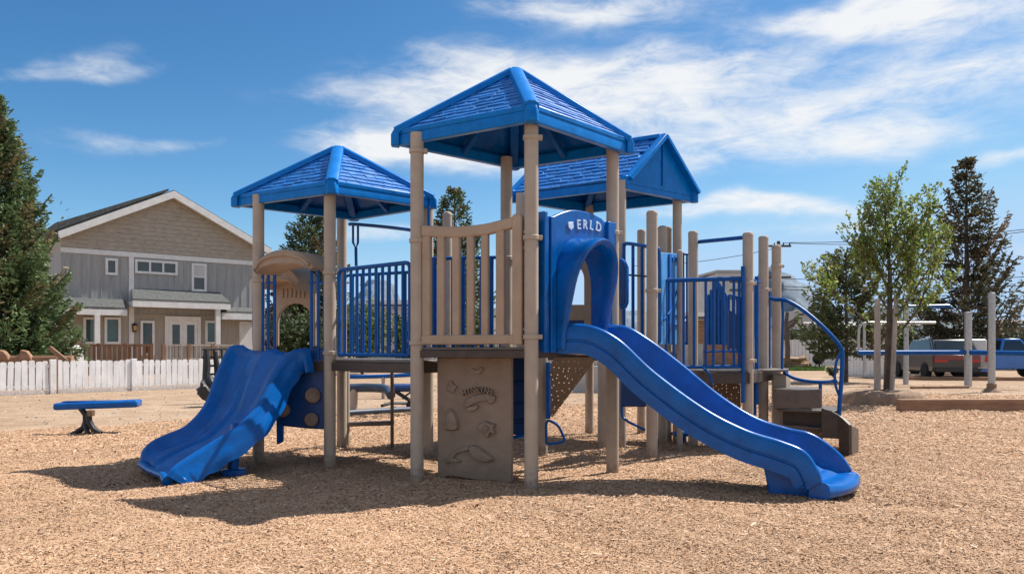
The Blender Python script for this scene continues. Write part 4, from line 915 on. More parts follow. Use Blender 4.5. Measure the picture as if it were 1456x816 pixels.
# ------------------------------------------------------------------ house
HP = Pl(XY(85, 36), XY(375, 42.2))
def house():
    Q = lambda x, y: HP.sz(x, y)
    org = HP.w(Q(230, 0)[0], 0); t = thing('house', 'two storey grey house with tan gable, white trim and porch roofs', 'house', (org.x, org.y, 0))
    zt = ZZ(357, 36.6) - .06; ap = Q(243, 278); sl = HP.s(87); sr = HP.s(389); el = (HP.s(80), Q(86, 336)[1]); er = (HP.s(394), Q(360, 349)[1] - .75)
    er = (2 * ap[0] - el[0], el[1]); sr = 2 * ap[0] - sl
    slope = lambda s: ap[1] - (ap[1] - el[1]) * abs(s - ap[0]) / (ap[0] - el[0])
    D_ = -9.5
    b = MB(); b.pbox(HP, sl, sr, -.1, zt, D_, 0)
    k = int((sr - sl) / .42)
    for i in range(k + 1):
        s = sl + (sr - sl) * i / k; b.pbox(HP, s - .022, s + .022, 3.0, zt - .15, 0, .022)
    b.build('wall', M['siding'], t, smooth=0)
    b = MB(); b.pbox(HP, sl + .02, sr - .02, -.1, 2.95, 0, .03); b.build('lower_wall', M['lowwall'], t, smooth=0)
    g = MB(); g.prism(HP, [(sl, zt), (sr, zt), (sr, slope(sr) - .1), (ap[0], ap[1] - .1), (sl, slope(sl) - .1)], D_, 0)
    z = zt + .2; rows = 13; dz = (ap[1] - .2 - z) / rows
    for i in range(rows):
        zz = z + i * dz; hw = (ap[0] - el[0]) * (ap[1] - .15 - zz - dz * .0) / (ap[1] - el[1]); a = max(sl, ap[0] - hw); c_ = min(sr, ap[0] + hw); s = a
        while s < c_:
            w = random.uniform(.35, .8); e = min(c_, s + w); jd = random.uniform(-.02, .01)
            hw2 = max(0, (ap[0] - el[0]) * (ap[1] - .15 - zz - dz) / (ap[1] - el[1])); a2 = min(max(s, ap[0] - hw2), e); e2 = max(min(e, ap[0] + hw2), a2)
            g.add([HP.w(s, zz + jd, .035), HP.w(e - .012, zz + jd, .035), HP.w(e2 - .012, zz + dz, .008), HP.w(a2, zz + dz, .008), HP.w(s, zz + jd, .0), HP.w(e - .012, zz + jd, .0)], [[0, 1, 2, 3], [4, 5, 1, 0]]); s = e
    g.build('gable', M['gable'], t, smooth=0)
    # roof
    th = .2
    for e, nm in ((el, -1), (er, 1)):
        MB().prism(HP, [(ap[0], ap[1]), e, (e[0], e[1] + th), (ap[0], ap[1] + th)], D_ - .5, .5).build('roof', M['asphaltroof'], t, smooth=0)
        MB().prism(HP, [(ap[0], ap[1] - .2), (e[0], e[1] - .2), (e[0], e[1] + th - .05), (ap[0], ap[1] + th - .05)], .502, .56).build('fascia_board', M['white'], t, smooth=0)
        MB().prism(HP, [(ap[0], ap[1] - .12), (e[0], e[1] - .12), (e[0], e[1] - .003), (ap[0], ap[1] - .003)], .04, .5).build('soffit', M['white'], t, smooth=0)
    # rear roof wing that rises over the left rake
    MB().prism(HP, [(ap[0] - .2, ap[1] + .26), (el[0] - .1, el[1] + .55), (el[0] - .1, el[1] + .2), (ap[0] - .2, ap[1] + .16)], D_ - 1.5, .35).build('roof', M['asphaltroof'], t, smooth=0)
    v = HP.w(HP.s(183), Q(183, 292)[1], -.3); MB().lathe(v, [(.05, -.3), (.05, .1), (.1, .12), (.1, .2), (0, .22)], 8).build('roof_vent', M['darkroof'], t)
    # trims
    MB().pbox(HP, sl - .02, sr + .02, zt - .06, zt + .17, 0, .06).build('trim_board', M['white'], t, smooth=0)
    MB().pbox(HP, HP.s(183), HP.s(190), .3, zt - .062, 0, .07).build('trim_board', M['white'], t, smooth=0)
    def window(x0, x1, y0, y1, mull=(), bars=(), name='window', fw=.11, o=.0, m='glass', pl=HP, zb=None):
        s0, s1 = pl.s(x0), pl.s(x1); z1 = pl.sz((x0 + x1) / 2, y0)[1]; z0 = zb if zb is not None else pl.sz((x0 + x1) / 2, y1)[1]
        b = MB(); b.pbox(pl, s0, s0 + fw, z0, z1, o, o + .09); b.pbox(pl, s1 - fw, s1, z0, z1, o, o + .09)
        b.pbox(pl, s0 + fw, s1 - fw, z1 - fw, z1, o, o + .088); b.pbox(pl, s0 + fw, s1 - fw, z0, z0 + fw, o, o + .088)
        for f in mull: s = s0 + (s1 - s0) * f; b.pbox(pl, s - fw * .4, s + fw * .4, z0 + fw, z1 - fw, o, o + .08)
        for f in bars: z = z0 + (z1 - z0) * f; b.pbox(pl, s0 + fw, s1 - fw, z - fw * .3, z + fw * .3, o, o + .075)
        w = b.build(name, M['white'], t, smooth=0)
        MB().pbox(pl, s0 + fw * .8, s1 - fw * .8, z0 + fw * .8, z1 - fw * .8, o + .005, o + .035).build('pane', M[m], w, smooth=0)
        if bars: MB().pbox(pl, s0 + fw, s1 - fw, z0 + (z1 - z0) * .5, z1 - fw, o + .037, o + .045).build('blind', M['palewall'], w, smooth=0)
        return w
    window(149.5, 167, 367.5, 391); window(191.5, 252, 370.5, 390, (.345, .655)); window(272, 293, 375, 414.5, (), (.52,))
    window(118, 137, 451, 489, o=.03, m='teal'); window(148, 171, 451, 489, o=.03, m='teal'); window(199, 219, 456, 490, o=.03, zb=.9); window(291, 309, 456, 489, o=.03, m='teal')
    # double door
    s0, s1 = HP.s(233.5), HP.s(284.5); z1 = Q(258, 450)[1]
    b = MB(); b.pbox(HP, s0, s0 + .16, .35, z1, .03, .14); b.pbox(HP, s1 - .16, s1, .35, z1, .03, .14); b.pbox(HP, s0 + .16, s1 - .16, z1 - .2, z1, .03, .138)
    fr = b.build('door_frame', M['white'], t, smooth=0)
    md = (s0 + s1) / 2
    for a, c_ in ((s0 + .163, md - .003), (md + .003, s1 - .163)):
        d = MB().pbox(HP, a, c_, .35, z1 - .203, .031, .09).build('door', M['white'], t, smooth=0)
        MB().pbox(HP, a + .2, c_ - .15, .75, z1 - .42, .091, .097).build('pane', M['glass'], d, smooth=0)
        MB().lathe(HP.w(md + (.1 if a > md - .01 else -.1), 1.35, .11), [(.03, -.02), (.04, .0), (.0, .03)], 8, axis=(HP.n.x, HP.n.y, 0)).build('door_handle', M['lamp'], d)
    # porch roofs
    def porch(px0, px1, yf0, yf1, yr, out, bx0, bx1):
        po = HP.shift(out); a, c_ = po.s(px0), po.s(px1); zf1 = po.sz((px0 + px1) / 2, yf0)[1]; zf0 = po.sz((px0 + px1) / 2, yf1)[1]; zr = Q((px0 + px1) / 2, yr)[1]; i0, i1 = HP.s(bx0), HP.s(bx1)
        b = MB(); b.loft([[HP.w(i0, zr - .15, 0.005), HP.w(i1, zr - .15, .005), HP.w(c_, zf1 - .06, out), HP.w(a, zf1 - .06, out)], [HP.w(i0, zr, 0.005), HP.w(i1, zr, .005), HP.w(c_, zf1 + .05, out), HP.w(a, zf1 + .05, out)]])
        r = b.build('porch_roof', M['asphaltroof'], t, smooth=0)
        b = MB(); b.pbox(HP, a, c_, zf0, zf1 - .005, out - .06, out); b.pbox(HP, a, a + .06, zf0, zf1 - .063, .03, out - .062); b.pbox(HP, c_ - .06, c_, zf0, zf1 - .063, .03, out - .062); b.build('porch_fascia', M['white'], r, smooth=0)
        MB().pbox(HP, a + .062, c_ - .062, zf0 + .02, zf0 + .05, .03, out - .062).build('porch_ceiling', M['lowwall'], r, smooth=0)
    porch(189, 328, 428.5, 438, 413, 1.3, 187, 312); porch(84, 181, 437.5, 447.5, 424, 1.2, 84, 176); porch(316, 372, 444.5, 454.5, 437, .9, 316, 366)
    for px in (138, 309.5):
        po = HP.shift(1.1 if px < 200 else 1.15); s = po.s(px); b = MB(); b.pbox(po, s - .11, s + .11, -.1, po.sz(px, 447 if px < 200 else 438)[1], -.11, .11); b.build('porch_post', M['white'], t, smooth=0)
    MB().pbox(HP, HP.s(340), HP.s(362), .3, Q(350, 457)[1], .03, .08).build('side_door', M['white'], t, smooth=0)
    lp = HP.p(190.5, 466, .12); l = MB().lathe(lp, [(0, -.22), (.1, -.2), (.12, .12), (.15, .14), (.05, .22), (0, .24)], 8).build('wall_lamp', M['black'], t)
    MB().lathe(lp + Vector((.05, -.06, 0)), [(0, -.15), (.075, -.13), (.085, .1), (0, .12)], 8).build('lamp_glass', M['lamp'], l)
house()

# wooden deck railings before the house
def deck_rail(name, label, x0, x1, yt, Y0, Y1, m, nb, postm=None, top=.10, zb=.15):
    pl = Pl(XY(x0, Y0), XY(x1, Y1)); s1 = pl.L; zt = pl.sz((x0 + x1) / 2, yt)[1]; o = pl.w(s1 / 2, 0)
    t = thing(name, label, 'railing', (o.x, o.y, -.02))
    MB().pbox(pl, 0, s1, zt - top, zt, -.09, .09).build('top_rail', M[m], t, smooth=0)
    MB().pbox(pl, .06, s1 - .06, zb, zb + .1, -.03, .03).build('bottom_rail', M[m], t, smooth=0)
    b = MB()
    for i in range(nb):
        s = s1 * (i + .5) / nb; w = random.uniform(.035, .075); b.pbox(pl, s - w, s + w, zb + .101, zt - top - .002, -.02, .02)
    b.build('balusters', M[m], t, smooth=0)
    for f in np.linspace(0, 1, 4): MB().pbox(pl, s1 * f - .06, s1 * f + .06, -.1, zt + .03, -.1, .1).build('rail_post', M[postm or m], t, smooth=0)
deck_rail('deck_railing', 'brown wooden deck railing under the house windows', 101, 216, 489, 31, 32, 'wood', 16)
deck_rail('deck_railing', 'pale weathered railing below the double door of the house', 232, 335, 489.5, 32, 34, 'stake', 20, 'wood', .07)
# play timbers and pile behind the fence
pl = Pl(XY(-20, 23.6), XY(110, 24.2))
t = thing('wooden_sandbox', 'low brown wooden sandbox frame with a slanting board behind the white fence', 'sandbox', tuple(pl.w(2, -.02)))
MB().pbox(pl, .2, 2.3, .0, 1.02, -.5, -.3).build('back_board', M['timber'], t, bevel=.02); MB().pbox(pl, -.2, 2.35, .75, .98, -.2, 0).build('seat_board', M['timber'], t, bevel=.02)
for x in (5, 37):
    b = MB(); b.prism(pl, [pl.sz(x - 9, 512), pl.sz(x + 9, 512), pl.sz(x + 7, 505), pl.sz(x + 2, 499), pl.sz(x - 7, 497)], -.15, .1); b.build('curved_end', M['timber'], t, bevel=.03)
MB().bar(pl.p(71, 494, .05), pl.p(96, 514, .05), .14, .12).build('slanting_board', M['wood'], t, smooth=0)
c = XY(92, 27)
b = MB(); b.loft([[(c.x - .55, c.y - .4, -.05), (c.x + .5, c.y - .4, -.05), (c.x + .5, c.y + .4, -.05), (c.x - .55, c.y + .4, -.05)], [(c.x - .5, c.y - .4, 1.25), (c.x + .45, c.y - .4, 1.2), (c.x + .45, c.y + .4, 1.2), (c.x - .5, c.y + .4, 1.25)]])
t = tag(b.build('storage_bin', M['greywall'], bevel=.04, org=(c.x, c.y, -.05)), 'grey storage bin with a pale lid between the spruce and the deck', 'bin')
b = MB().lathe((c.x + .1, c.y, 1.24), [(.42, 0), (.42, .06), (.3, .14), (0, .17)], 16); b.build('lid', M['white'], t)

# ------------------------------------------------------------------ white picket fence
def picket_fence():
    pl = Pl(XY(0, 20.6), XY(290, 24.6)); s0, s1 = pl.s(-40), pl.s(330); o = pl.w((s0 + s1) / 2, -.02)
    t = thing('picket_fence', 'low white picket fence running in front of the grey house', 'fence', tuple(o))
    cuts = [s0, pl.s(75), pl.s(190), s1]; zt = .91
    for i in range(3):
        a, c_ = cuts[i] + .09, cuts[i + 1] - .09
        b = MB(); b.pbox(pl, a, c_, .72, .80, -.045, -.0); b.pbox(pl, a, c_, .16, .24, -.045, 0); r = b.build('fence_rail', M['picket'], t, smooth=0)
        b = MB(); b.pbox(pl, a, c_, -.05, .085, -.03, .02); b.build('base_board', M['picket'], t, smooth=0)
        n = int((c_ - a) / .163); b = MB()
        for k in range(n):
            s = a + (k + .5) * (c_ - a) / n; w = .073 + random.uniform(-.006, .004); h = zt + random.uniform(-.035, .015); sk = random.uniform(-.018, .018)
            b.prism(pl, [(s - w, .10), (s + w, .10), (s + w + sk, h - .03), (s + w * .5 + sk, h), (s - w * .5 + sk, h), (s - w + sk, h - .03)], .002, .024)
        b.build('pickets', M['picket'], t, smooth=0)
    for x in (75, 190): 
        s = pl.s(x); MB().pbox(pl, s - .075, s + .075, -.1, .94, -.06, .06).build('fence_post', M['picket'], t, smooth=0, bevel=.008)
    s = pl.s(80.5); MB().pbox(pl, s - .03, s + .03, -.1, 1.02, -.05, .03).build('gate_post', M['wood'], t, smooth=0)
picket_fence()

# ------------------------------------------------------------------ things on the left lawn of sand
def bench():
    Y = 11.35; c = XY(125, Y); t = thing('balance_seat', 'blue plank seat on curved black legs beside the left slide', 'seat', (c.x, c.y, 0))
    pl = Pl(XY(80, Y), XY(199, Y + .25)); L = pl.L; zt = ZZ(571.5, Y); Q = lambda f, dz, o: pl.w(L * f, zt + dz, o)
    b = MB(); b.loft([[pl.w(0, zt - .115, o) for o in (0, .0)] and Q_ for Q_ in [[pl.w(0, zt - .11, -.16), pl.w(0, zt - .11, .16), pl.w(0, zt - .01, .16), pl.w(0, zt - .01, -.16)], [pl.w(L, zt - .085, -.16), pl.w(L, zt - .085, .16), pl.w(L, zt + .022, .16), pl.w(L, zt + .022, -.16)]]][0:2])
    s = b.build('seat', M['blue'], t, bevel=.03); MB().pbox(pl, .1, L - .1, zt - .0, zt + .012, -.11, .11).build('seat_pad', M['deepblue'], s, bevel=.005)
    for pts, r in (([(114.5, 580), (121, 588), (123, 597), (119, 608), (107, 616), (101, 618)], .035), ([(131, 584), (126, 590), (127, 600), (133, 610), (143, 616)], .035), ([(121, 592), (122, 604), (125, 618)], .03)):
        k = {0: 0}
        MB().tube([P(x, y, Y + (.0 if pts[0][0] != 131 else -.12) - (.25 if pts[0][0] == 121 else 0) * i / 3) for i, (x, y) in enumerate(pts)], [r * 1.1 + .008 * (1 - abs(2 * i / (len(pts) - 1) - 1)) for i in range(len(pts))], 10).build('leg', M['black'], t)
    MB().lathe(P(129.5, 587, Y - .14), [(0, -.05), (.05, -.04), (.055, .04), (0, .05)], 10).build('clamp', M['hold'], t)
bench()
def net():
    Y = 17.6; c = XY(305, Y); t = thing('climbing_net', 'black rope climbing net on a dark frame behind the left slide', 'climbing net', (c.x, c.y, -.02)); pl = Pl(XY(285, Y), XY(345, Y + .6))
    fr = MB(); fr.tube([pl.p(291, 560), pl.p(294, 520), pl.p(293, 496)], [.07, .09, .06], 8).tube([pl.p(318, 575), pl.p(312, 540), pl.p(306, 500)], .05, 8).tube([pl.p(340, 570), pl.p(338, 495)], .05, 8); fr.build('frame', M['black'], t)
    b = MB()
    for y in (496.5, 508, 520, 532): b.tube([pl.p(288 if y < 510 else 294, y), pl.p(345, y - 1)], .028, 6)
    for x in (304, 315, 325, 335): b.tube([pl.p(x, 497), pl.p(x + 3, 540)], .026, 6)
    b.build('rope_mesh', M['rope'], t)
net()
def boulder():
    c = XY(297, 16.8); bm = bmesh.new(); bmesh.ops.create_icosphere(bm, subdivisions=3, radius=1)
    rg = np.random.default_rng(3)
    for v in bm.verts:
        p = v.co.copy(); k = 1 + .22 * math.sin(3.1 * p.x + 2 * p.z) * math.sin(4 * p.y + 1) + .14 * math.sin(7 * p.z + p.x * 5); v.co = Vector((p.x * .2 * k * (1.15 if p.z < 0 else .85), p.y * .22 * k, .36 + p.z * .25 * k))
    b = MB(); bm.verts.index_update(); b.add([v.co + Vector((c.x, c.y, 0)) for v in bm.verts], [[v.index for v in f.verts] for f in bm.faces]); bm.free()
    t = thing('spring_rider', 'small lumpy black ride-on figure beside the left slide', 'spring rider', (c.x, c.y, -.02)); b.build('seat', M['black'], t, smooth=60)
    MB().lathe((c.x + .06, c.y, -.02), [(.1, -.03), (.1, .02), (.05, .03), (.05, .22)], 12).build('base', M['bluemetal'], t)
boulder()

# low balance beams seen below the bridge
def beam(label, pts, r, posts, m, name='balance_beam'):
    c = P(*pts[0]); t = thing(name, label, 'balance beam', (c.x, c.y, -.02), 'balance beams behind the bridge')
    MB().tube(cr([P(*q) for q in pts], 24), r, 12).build('beam', M[m], t)
    for px, Y, y in posts: q = XY(px, Y); MB().tube([(q.x, q.y, -.1), (q.x, q.y, ZZ(y, Y))], r * .9, 10).build('post', M['tan' if m != 'black' else 'black'], t)
    return t
beam('dark blue padded beam with a bent end, under the bridge', [(490, 552, 14.8), (522, 551, 14.8), (548, 553, 14.6), (556, 562, 14.3)], .085, ((503, 14.8, 553),), 'slate')
beam('long blue beam lying lowest behind the bridge', [(490, 587, 13.4), (540, 584, 13.9), (600, 581, 14.4)], .05, (), 'slate')
beam('thin blue rail highest behind the bridge', [(480, 536, 19.5), (540, 535, 19.5), (600, 532, 19.5)], .05, ((545, 19.5, 536), (590, 19.5, 533)), 'bluemetal')
c = P(583, 565, 15); t = thing('chain_bridge', 'small black chain net hanging from a dark rail behind the bridge', 'net', (c.x, c.y, -.02))
MB().tube([P(560, 551, 15), P(606, 551, 15.2)], .085, 10).build('rail', M['deepblue'], t)
b = MB().tube([P(562, 556, 15), P(584, 570, 15)], .04, 6).tube([P(586, 556, 15), P(572, 566, 15)], .02, 6).tube([P(542, 577, 14.5), P(556, 573, 14.6), P(580, 573, 15)], .03, 6).tube([P(578, 576, 15), P(592, 572, 15)], .06, 8)
b.build('chain', M['black'], t); MB().tube([P(598, 600, 15), P(598, 551, 15)], .06, 8).build('post', M['tan'], t)

# ------------------------------------------------------------------ right side: timbers, bars, sand
def timber(label, a, b_, w, h, name='timber_edging', m='timber', grp='timber edgings on the right'):
    q = MB().bar((a.x, a.y, h / 2 - .02), (b_.x, b_.y, h / 2 - .02), w, h + .04).build(name, M[m], bevel=.012, org=(a.x, a.y, 0)); tag(q, label, 'timber', grp)
timber('long brown landscape timber lying nearest on the chips at the right', XY(1277, 15.25), XY(1560, 15.4), .18, .245)
timber('thin timber between the round planter and the steel post', XY(1296, 24.2), XY(1376, 24.6), .15, .06)
timber('far timber edging in front of the parked vehicles', XY(1290, 31), XY(1600, 29.6), .2, .12)
def bars():
    c = XY(1376, 25.6); t = thing('exercise_bars', 'steel exercise posts joined by a long blue rail at the right', 'exercise bars', (c.x, c.y, -.02))
    for px, Y, yt, r in ((1376.5, 25.6, 444, .115), (1288, 27.2, 428, .09)):
        q = XY(px, Y); p = MB().lathe((q.x, q.y, 0), [(r, -.1), (r, ZZ(yt, Y) - .04), (r * 1.12, ZZ(yt, Y) - .035), (r * 1.1, ZZ(yt, Y)), (0, ZZ(yt, Y) + .02)], 16).build('post', M['steel'], t)
    rl = [P(1220, 501.5, 25.6), P(1376, 501, 25.6), P(1470, 503, 23.5)]
    MB().tube(rl, .085, 12).build('rail', M['bluemetal'], t)
    MB().tube(cr([P(1221, 503, 25.8), P(1221, 475, 25.8), P(1223, 464, 25.8), P(1232, 459, 25.8), P(1260, 459, 25.8), P(1330, 459, 25.8)], 30), .042, 10).build('arch_rail', M['steel'], t)
    MB().tube([P(1277, 436, 27.2), P(1350, 435, 27.2)], .06, 10).build('top_rail', M['bluemetal'], t)
    MB().tube([P(1229, 530, 27), P(1229, 458, 27)], .05, 10).build('post', M['steel'], t)
bars()
q = XY(1410, 22.4); t = thing('steel_post', 'tall bare steel post set in a brown footing at the right', 'post', (q.x, q.y, 0))
MB().lathe((q.x, q.y, 0), [(.095, -.1), (.095, ZZ(417, 22.4)), (.08, ZZ(416, 22.4)), (0, ZZ(416, 22.4) + .01)], 18).build('post', M['steel'], t)
MB().lathe((q.x, q.y, 0), [(.3, -.04), (.22, .05), (.13, .1), (.13, .22), (.1, .24)], 16).build('footing', M['earth'], t)

# ------------------------------------------------------------------ vehicles
def wheel(t, c, r, w, ax):
    ty = MB().lathe(c, [(r * .55, -w / 2), (r * .92, -w / 2), (r, -w * .35), (r, w * .35), (r * .92, w / 2), (r * .55, w / 2)], 24, axis=ax).build('wheel', M['tyre'], t)
    MB().lathe(c, [(0, -w * .42), (r * .2, -w * .44), (r * .5, -w * .36), (r * .6, -w * .46), (r * .6, w * .46), (r * .5, w * .36), (r * .2, w * .44), (0, w * .42)], 16, axis=ax).build('rim', M['steel'], ty)
def vehicle(name, label, cat, px, Y, yaw, Ln, Wd, prof, cab, m, wr=.33, wx=(.18, .80), glassm='glass', zb=-.02, rear=False, group='vehicles parked beyond the play area', extra=None):
    """prof: side outline of the body as (x fraction, z); cab: outline of the cabin; x runs towards the front"""
    c = XY(px, Y); t = thing(name, label, cat, (c.x, c.y, zb), group); a = R(yaw); e = Vector((math.cos(a), math.sin(a))); n = Vector((math.sin(a), -math.cos(a)))
    W = lambda f, z, o: Vector((c.x + e.x * (f - .5) * Ln + n.x * o, c.y + e.y * (f - .5) * Ln + n.y * o, zb + z))
    hw = Wd / 2
    MB().loft([[W(f, z, -hw) for f, z in prof], [W(f, z, hw) for f, z in prof]]).build('body', M[m], t, bevel=.06, bseg=3)
    zc = cab[0][1]
    ins = lambda z: hw - .05 - .16 * (z - zc)
    cb = MB().loft([[W(f, z, -ins(z)) for f, z in cab], [W(f, z, ins(z)) for f, z in cab]]).build('cabin', M[m], t, bevel=.04)
    # side glass, windscreen and rear glass a little proud of the cabin
    cen = sum(f for f, z in cab) / len(cab); zt = max(z for f, z in cab)
    sh = [(cen + (f - cen) * .84, zc + .06 + (z - zc) * .76) for f, z in cab]
    for s in (-1, 1):
        MB().loft([[W(f, z, s * (ins(z) + .004)) for f, z in sh], [W(f, z, s * (ins(z) + .016)) for f, z in sh]]).build('side_window', M[glassm], cb, smooth=0)
    for (p, q, nm) in ((cab[-1], cab[-2], 'windscreen'), (cab[0], cab[1], 'rear_window')):
        k = .012 if nm == 'windscreen' else -.012
        A = [Vector(p).lerp(Vector(q), .14), Vector(p).lerp(Vector(q), .86)]
        MB().loft([[W(A[0][0], A[0][1], -ins(A[0][1]) + .1), W(A[0][0], A[0][1], ins(A[0][1]) - .1), W(A[1][0], A[1][1], ins(A[1][1]) - .1), W(A[1][0], A[1][1], -ins(A[1][1]) + .1)], [W(A[0][0] + k / Ln * 2, A[0][1] + .012, -ins(A[0][1]) + .1), W(A[0][0] + k / Ln * 2, A[0][1] + .012, ins(A[0][1]) - .1), W(A[1][0] + k / Ln * 2, A[1][1] + .012, ins(A[1][1]) - .1), W(A[1][0] + k / Ln * 2, A[1][1] + .012, -ins(A[1][1]) + .1)]]).build(nm, M[glassm], cb, smooth=0)
    for f in wx:
        for s in (-1, 1):
            q = W(f, wr, s * (hw - .06)); wheel(t, q, wr, .22, (n.x, n.y, 0))
            k = MB().loft([[W(f + (wr * 1.18) / Ln * math.cos(x), wr + wr * 1.18 * math.sin(x), s * (hw + .004)) for x in np.linspace(0, math.pi, 12)], [W(f + (wr * 1.18) / Ln * math.cos(x), wr + wr * 1.18 * math.sin(x), s * (hw - .1)) for x in np.linspace(0, math.pi, 12)]]).build('wheel_arch', M['black'], t, smooth=0)
    xf = max(f for f, z in prof); xr = min(f for f, z in prof); zm = prof[0][1] + .42
    for s in (-1, 1):
        MB().loft([[W(xf - .03, zm, s * (hw - .5)), W(xf - .03, zm + .16, s * (hw - .5)), W(xf - .03, zm + .16, s * (hw - .12)), W(xf - .03, zm, s * (hw - .12))], [W(xf + .006, zm, s * (hw - .5)), W(xf + .006, zm + .16, s * (hw - .5)), W(xf + .006, zm + .16, s * (hw - .12)), W(xf + .006, zm, s * (hw - .12))]]).build('headlight', M['white'], t)
        MB().loft([[W(xr + .03, zm, s * (hw - .55)), W(xr + .03, zm + .2, s * (hw - .55)), W(xr + .03, zm + .2, s * (hw - .04)), W(xr + .03, zm, s * (hw - .04))], [W(xr - .006, zm, s * (hw - .55)), W(xr - .006, zm + .2, s * (hw - .55)), W(xr - .006, zm + .2, s * (hw - .04)), W(xr - .006, zm, s * (hw - .04))]]).build('taillight', M['redlens'], t)
    MB().loft([[W(xr + .02, .32, -hw - .01), W(xr + .02, .5, -hw - .01), W(xr + .02, .5, hw + .01), W(xr + .02, .32, hw + .01)], [W(xr - .025, .32, -hw + .05), W(xr - .025, .5, -hw + .05), W(xr - .025, .5, hw - .05), W(xr - .025, .32, hw - .05)]]).build('bumper', M['black'], t, bevel=.02)
    return t, W, hw
sedan = [(0, .28), (0.02, .75), (.0, .95), (.22, 1.0), (.72, .98), (.97, .82), (1, .6), (.99, .28)]
suv = [(0, .30), (0, 1.02), (.05, 1.08), (.70, 1.06), (.97, .95), (1, .65), (.99, .30)]
pick = [(0, .38), (0, 1.02), (.45, 1.04), (.72, 1.07), (.97, 1.02), (1.0, .75), (.99, .38)]
SUV, W_, hw_ = vehicle('parked_suv', 'dark parked car seen from behind with a wide red tail light', 'car', 1326, 33, 84, 4.5, 1.82, suv, [(.01, 1.06), (.10, 1.62), (.52, 1.62), (.70, 1.06)], 'cardark')
MB().loft([[W_(.005, .80, -.86), W_(.005, .80, .86), W_(.005, 1.0, .86), W_(.005, 1.0, -.86)], [W_(-.008, .80, -.85), W_(-.008, .80, .85), W_(-.008, 1.0, .85), W_(-.008, 1.0, -.85)]]).build('light_band', M['carred'], SUV, bevel=.01)
vehicle('parked_van', 'silver parked van with large side windows behind the dark car', 'van', 1334, 39, 172, 4.7, 1.85, suv, [(.02, 1.07), (.06, 1.9), (.60, 1.92), (.80, 1.07)], 'carsilver', glassm='teal')
vehicle('blue_pickup', 'bright blue old pickup truck with its hood to the right', 'pickup truck', 1428, 33.5, -4, 4.5, 1.8, pick, [(.36, 1.05), (.40, 1.68), (.56, 1.68), (.66, 1.05)], 'carblue', wx=(.16, .80))
# white utility trailer in front of the pickup
c = XY(1383, 31.2); t = thing('utility_trailer', 'boxy white and grey trailer between the dark car and the blue pickup', 'trailer', (c.x, c.y, -.02), 'vehicles parked beyond the play area')
pl = Pl(XY(1357, 31.3), XY(1409, 31)); L = pl.L
MB().pbox(pl, 0, L, .42, 1.12, -1.6, 0).build('body', M['carwhite'], t, bevel=.04); MB().pbox(pl, .03, L - .1, 1.12, 1.62, -1.55, -.05).build('canopy', M['carwhite'], t, bevel=.08)
for a, z0, z1 in ((.08, .50, .74), (.08, .8, 1.05), (.8, .5, .74), (.8, .8, 1.05)): MB().pbox(pl, a, a + .6, z0, z1, .0, .025).build('side_panel', M['greywall'], t, bevel=.01)
MB().pbox(pl, .02, L - .02, .30, .419, -1.5, .02).build('chassis', M['carblue'], t, bevel=.01)
for s in (.3, L - .3): wheel(t, pl.w(s, .26, -.15), .28, .2, (pl.n.x, pl.n.y, 0))
MB().pbox(pl, L - .22, L - .06, .7, .95, .0, .03).build('taillight', M['redlens'], t)

# ------------------------------------------------------------------ far right background
def building(name, label, px0, px1, Y, yt, yroof, wall, roof, depth=6, over=.4, wins=(), gable=False, cat='building', grp=None):
    pl = Pl(XY(px0, Y), XY(px1, Y)); L = pl.L; o = pl.w(L / 2, -.02); t = thing(name, label, cat, tuple(o), grp); zt = ZZ(yt, Y); zr = ZZ(yroof, Y)
    MB().pbox(pl, 0, L, -.1, zt, -depth, 0).build('wall', M[wall], t, smooth=0)
    if gable:
        MB().prism(pl, [(0, zt + .002), (L, zt + .002), (L / 2, zr - .1)], -depth, -.02).build('gable', M[wall], t, smooth=0)
        for a, s in ((-over, 1), (L + over, -1)): MB().prism(pl, [(a, zt - .1), (L / 2, zr), (L / 2, zr + .2), (a, zt + .1)], -depth - over, over).build('roof', M[roof], t, smooth=0)
    else:
        MB().loft([[pl.w(-over, zt + .02, over), pl.w(L + over, zt + .02, over), pl.w(L + over, zr, -depth - over), pl.w(-over, zr, -depth - over)], [pl.w(-over, zt + .25, over), pl.w(L + over, zt + .25, over), pl.w(L + over, zr + .2, -depth - over), pl.w(-over, zr + .2, -depth - over)]]).build('roof', M[roof], t, smooth=0)
    for x0, x1, y0, y1 in wins:
        w = MB().prism(pl, [pl.sz(x0, y1), pl.sz(x1, y1), pl.sz(x1, y0), pl.sz(x0, y0)], 0.0, .06).build('window', M['white'], t, smooth=0)
        k = .6; MB().prism(pl, [pl.sz(x0 + k, y1 - k), pl.sz(x1 - k, y1 - k), pl.sz(x1 - k, y0 + k), pl.sz(x0 + k, y0 + k)], .061, .075).build('pane', M['glass'], w, smooth=0)
    return t
building('brown_shed', 'low brown building with a pale roof edge behind the conifer', 1188, 1300, 62, 467, 457, 'brick', 'greywall', 7, wins=((1205, 1216, 471, 480), (1232, 1246, 471, 480)))
building('cottage', 'small white gabled cottage seen through the curved handrail', 1118, 1180, 74, 463, 442, 'palewall', 'darkroof', 8, gable=True, wins=((1130, 1140, 468, 480), (1155, 1164, 468, 480)))
building('brown_shed', 'reddish brown shed at the right edge beyond the pickup', 1424, 1520, 58, 464, 452, 'brick', 'darkroof', 7, wins=((1436, 1446, 468, 480),))
building('white_block', 'tall pale building with horizontal bands behind the landing rail', 1020, 1068, 70, 388, 383, 'palewall', 'greywall', 9, .1, wins=((1036, 1056, 398, 403), (1036, 1056, 410, 415), (1036, 1056, 422, 427)))
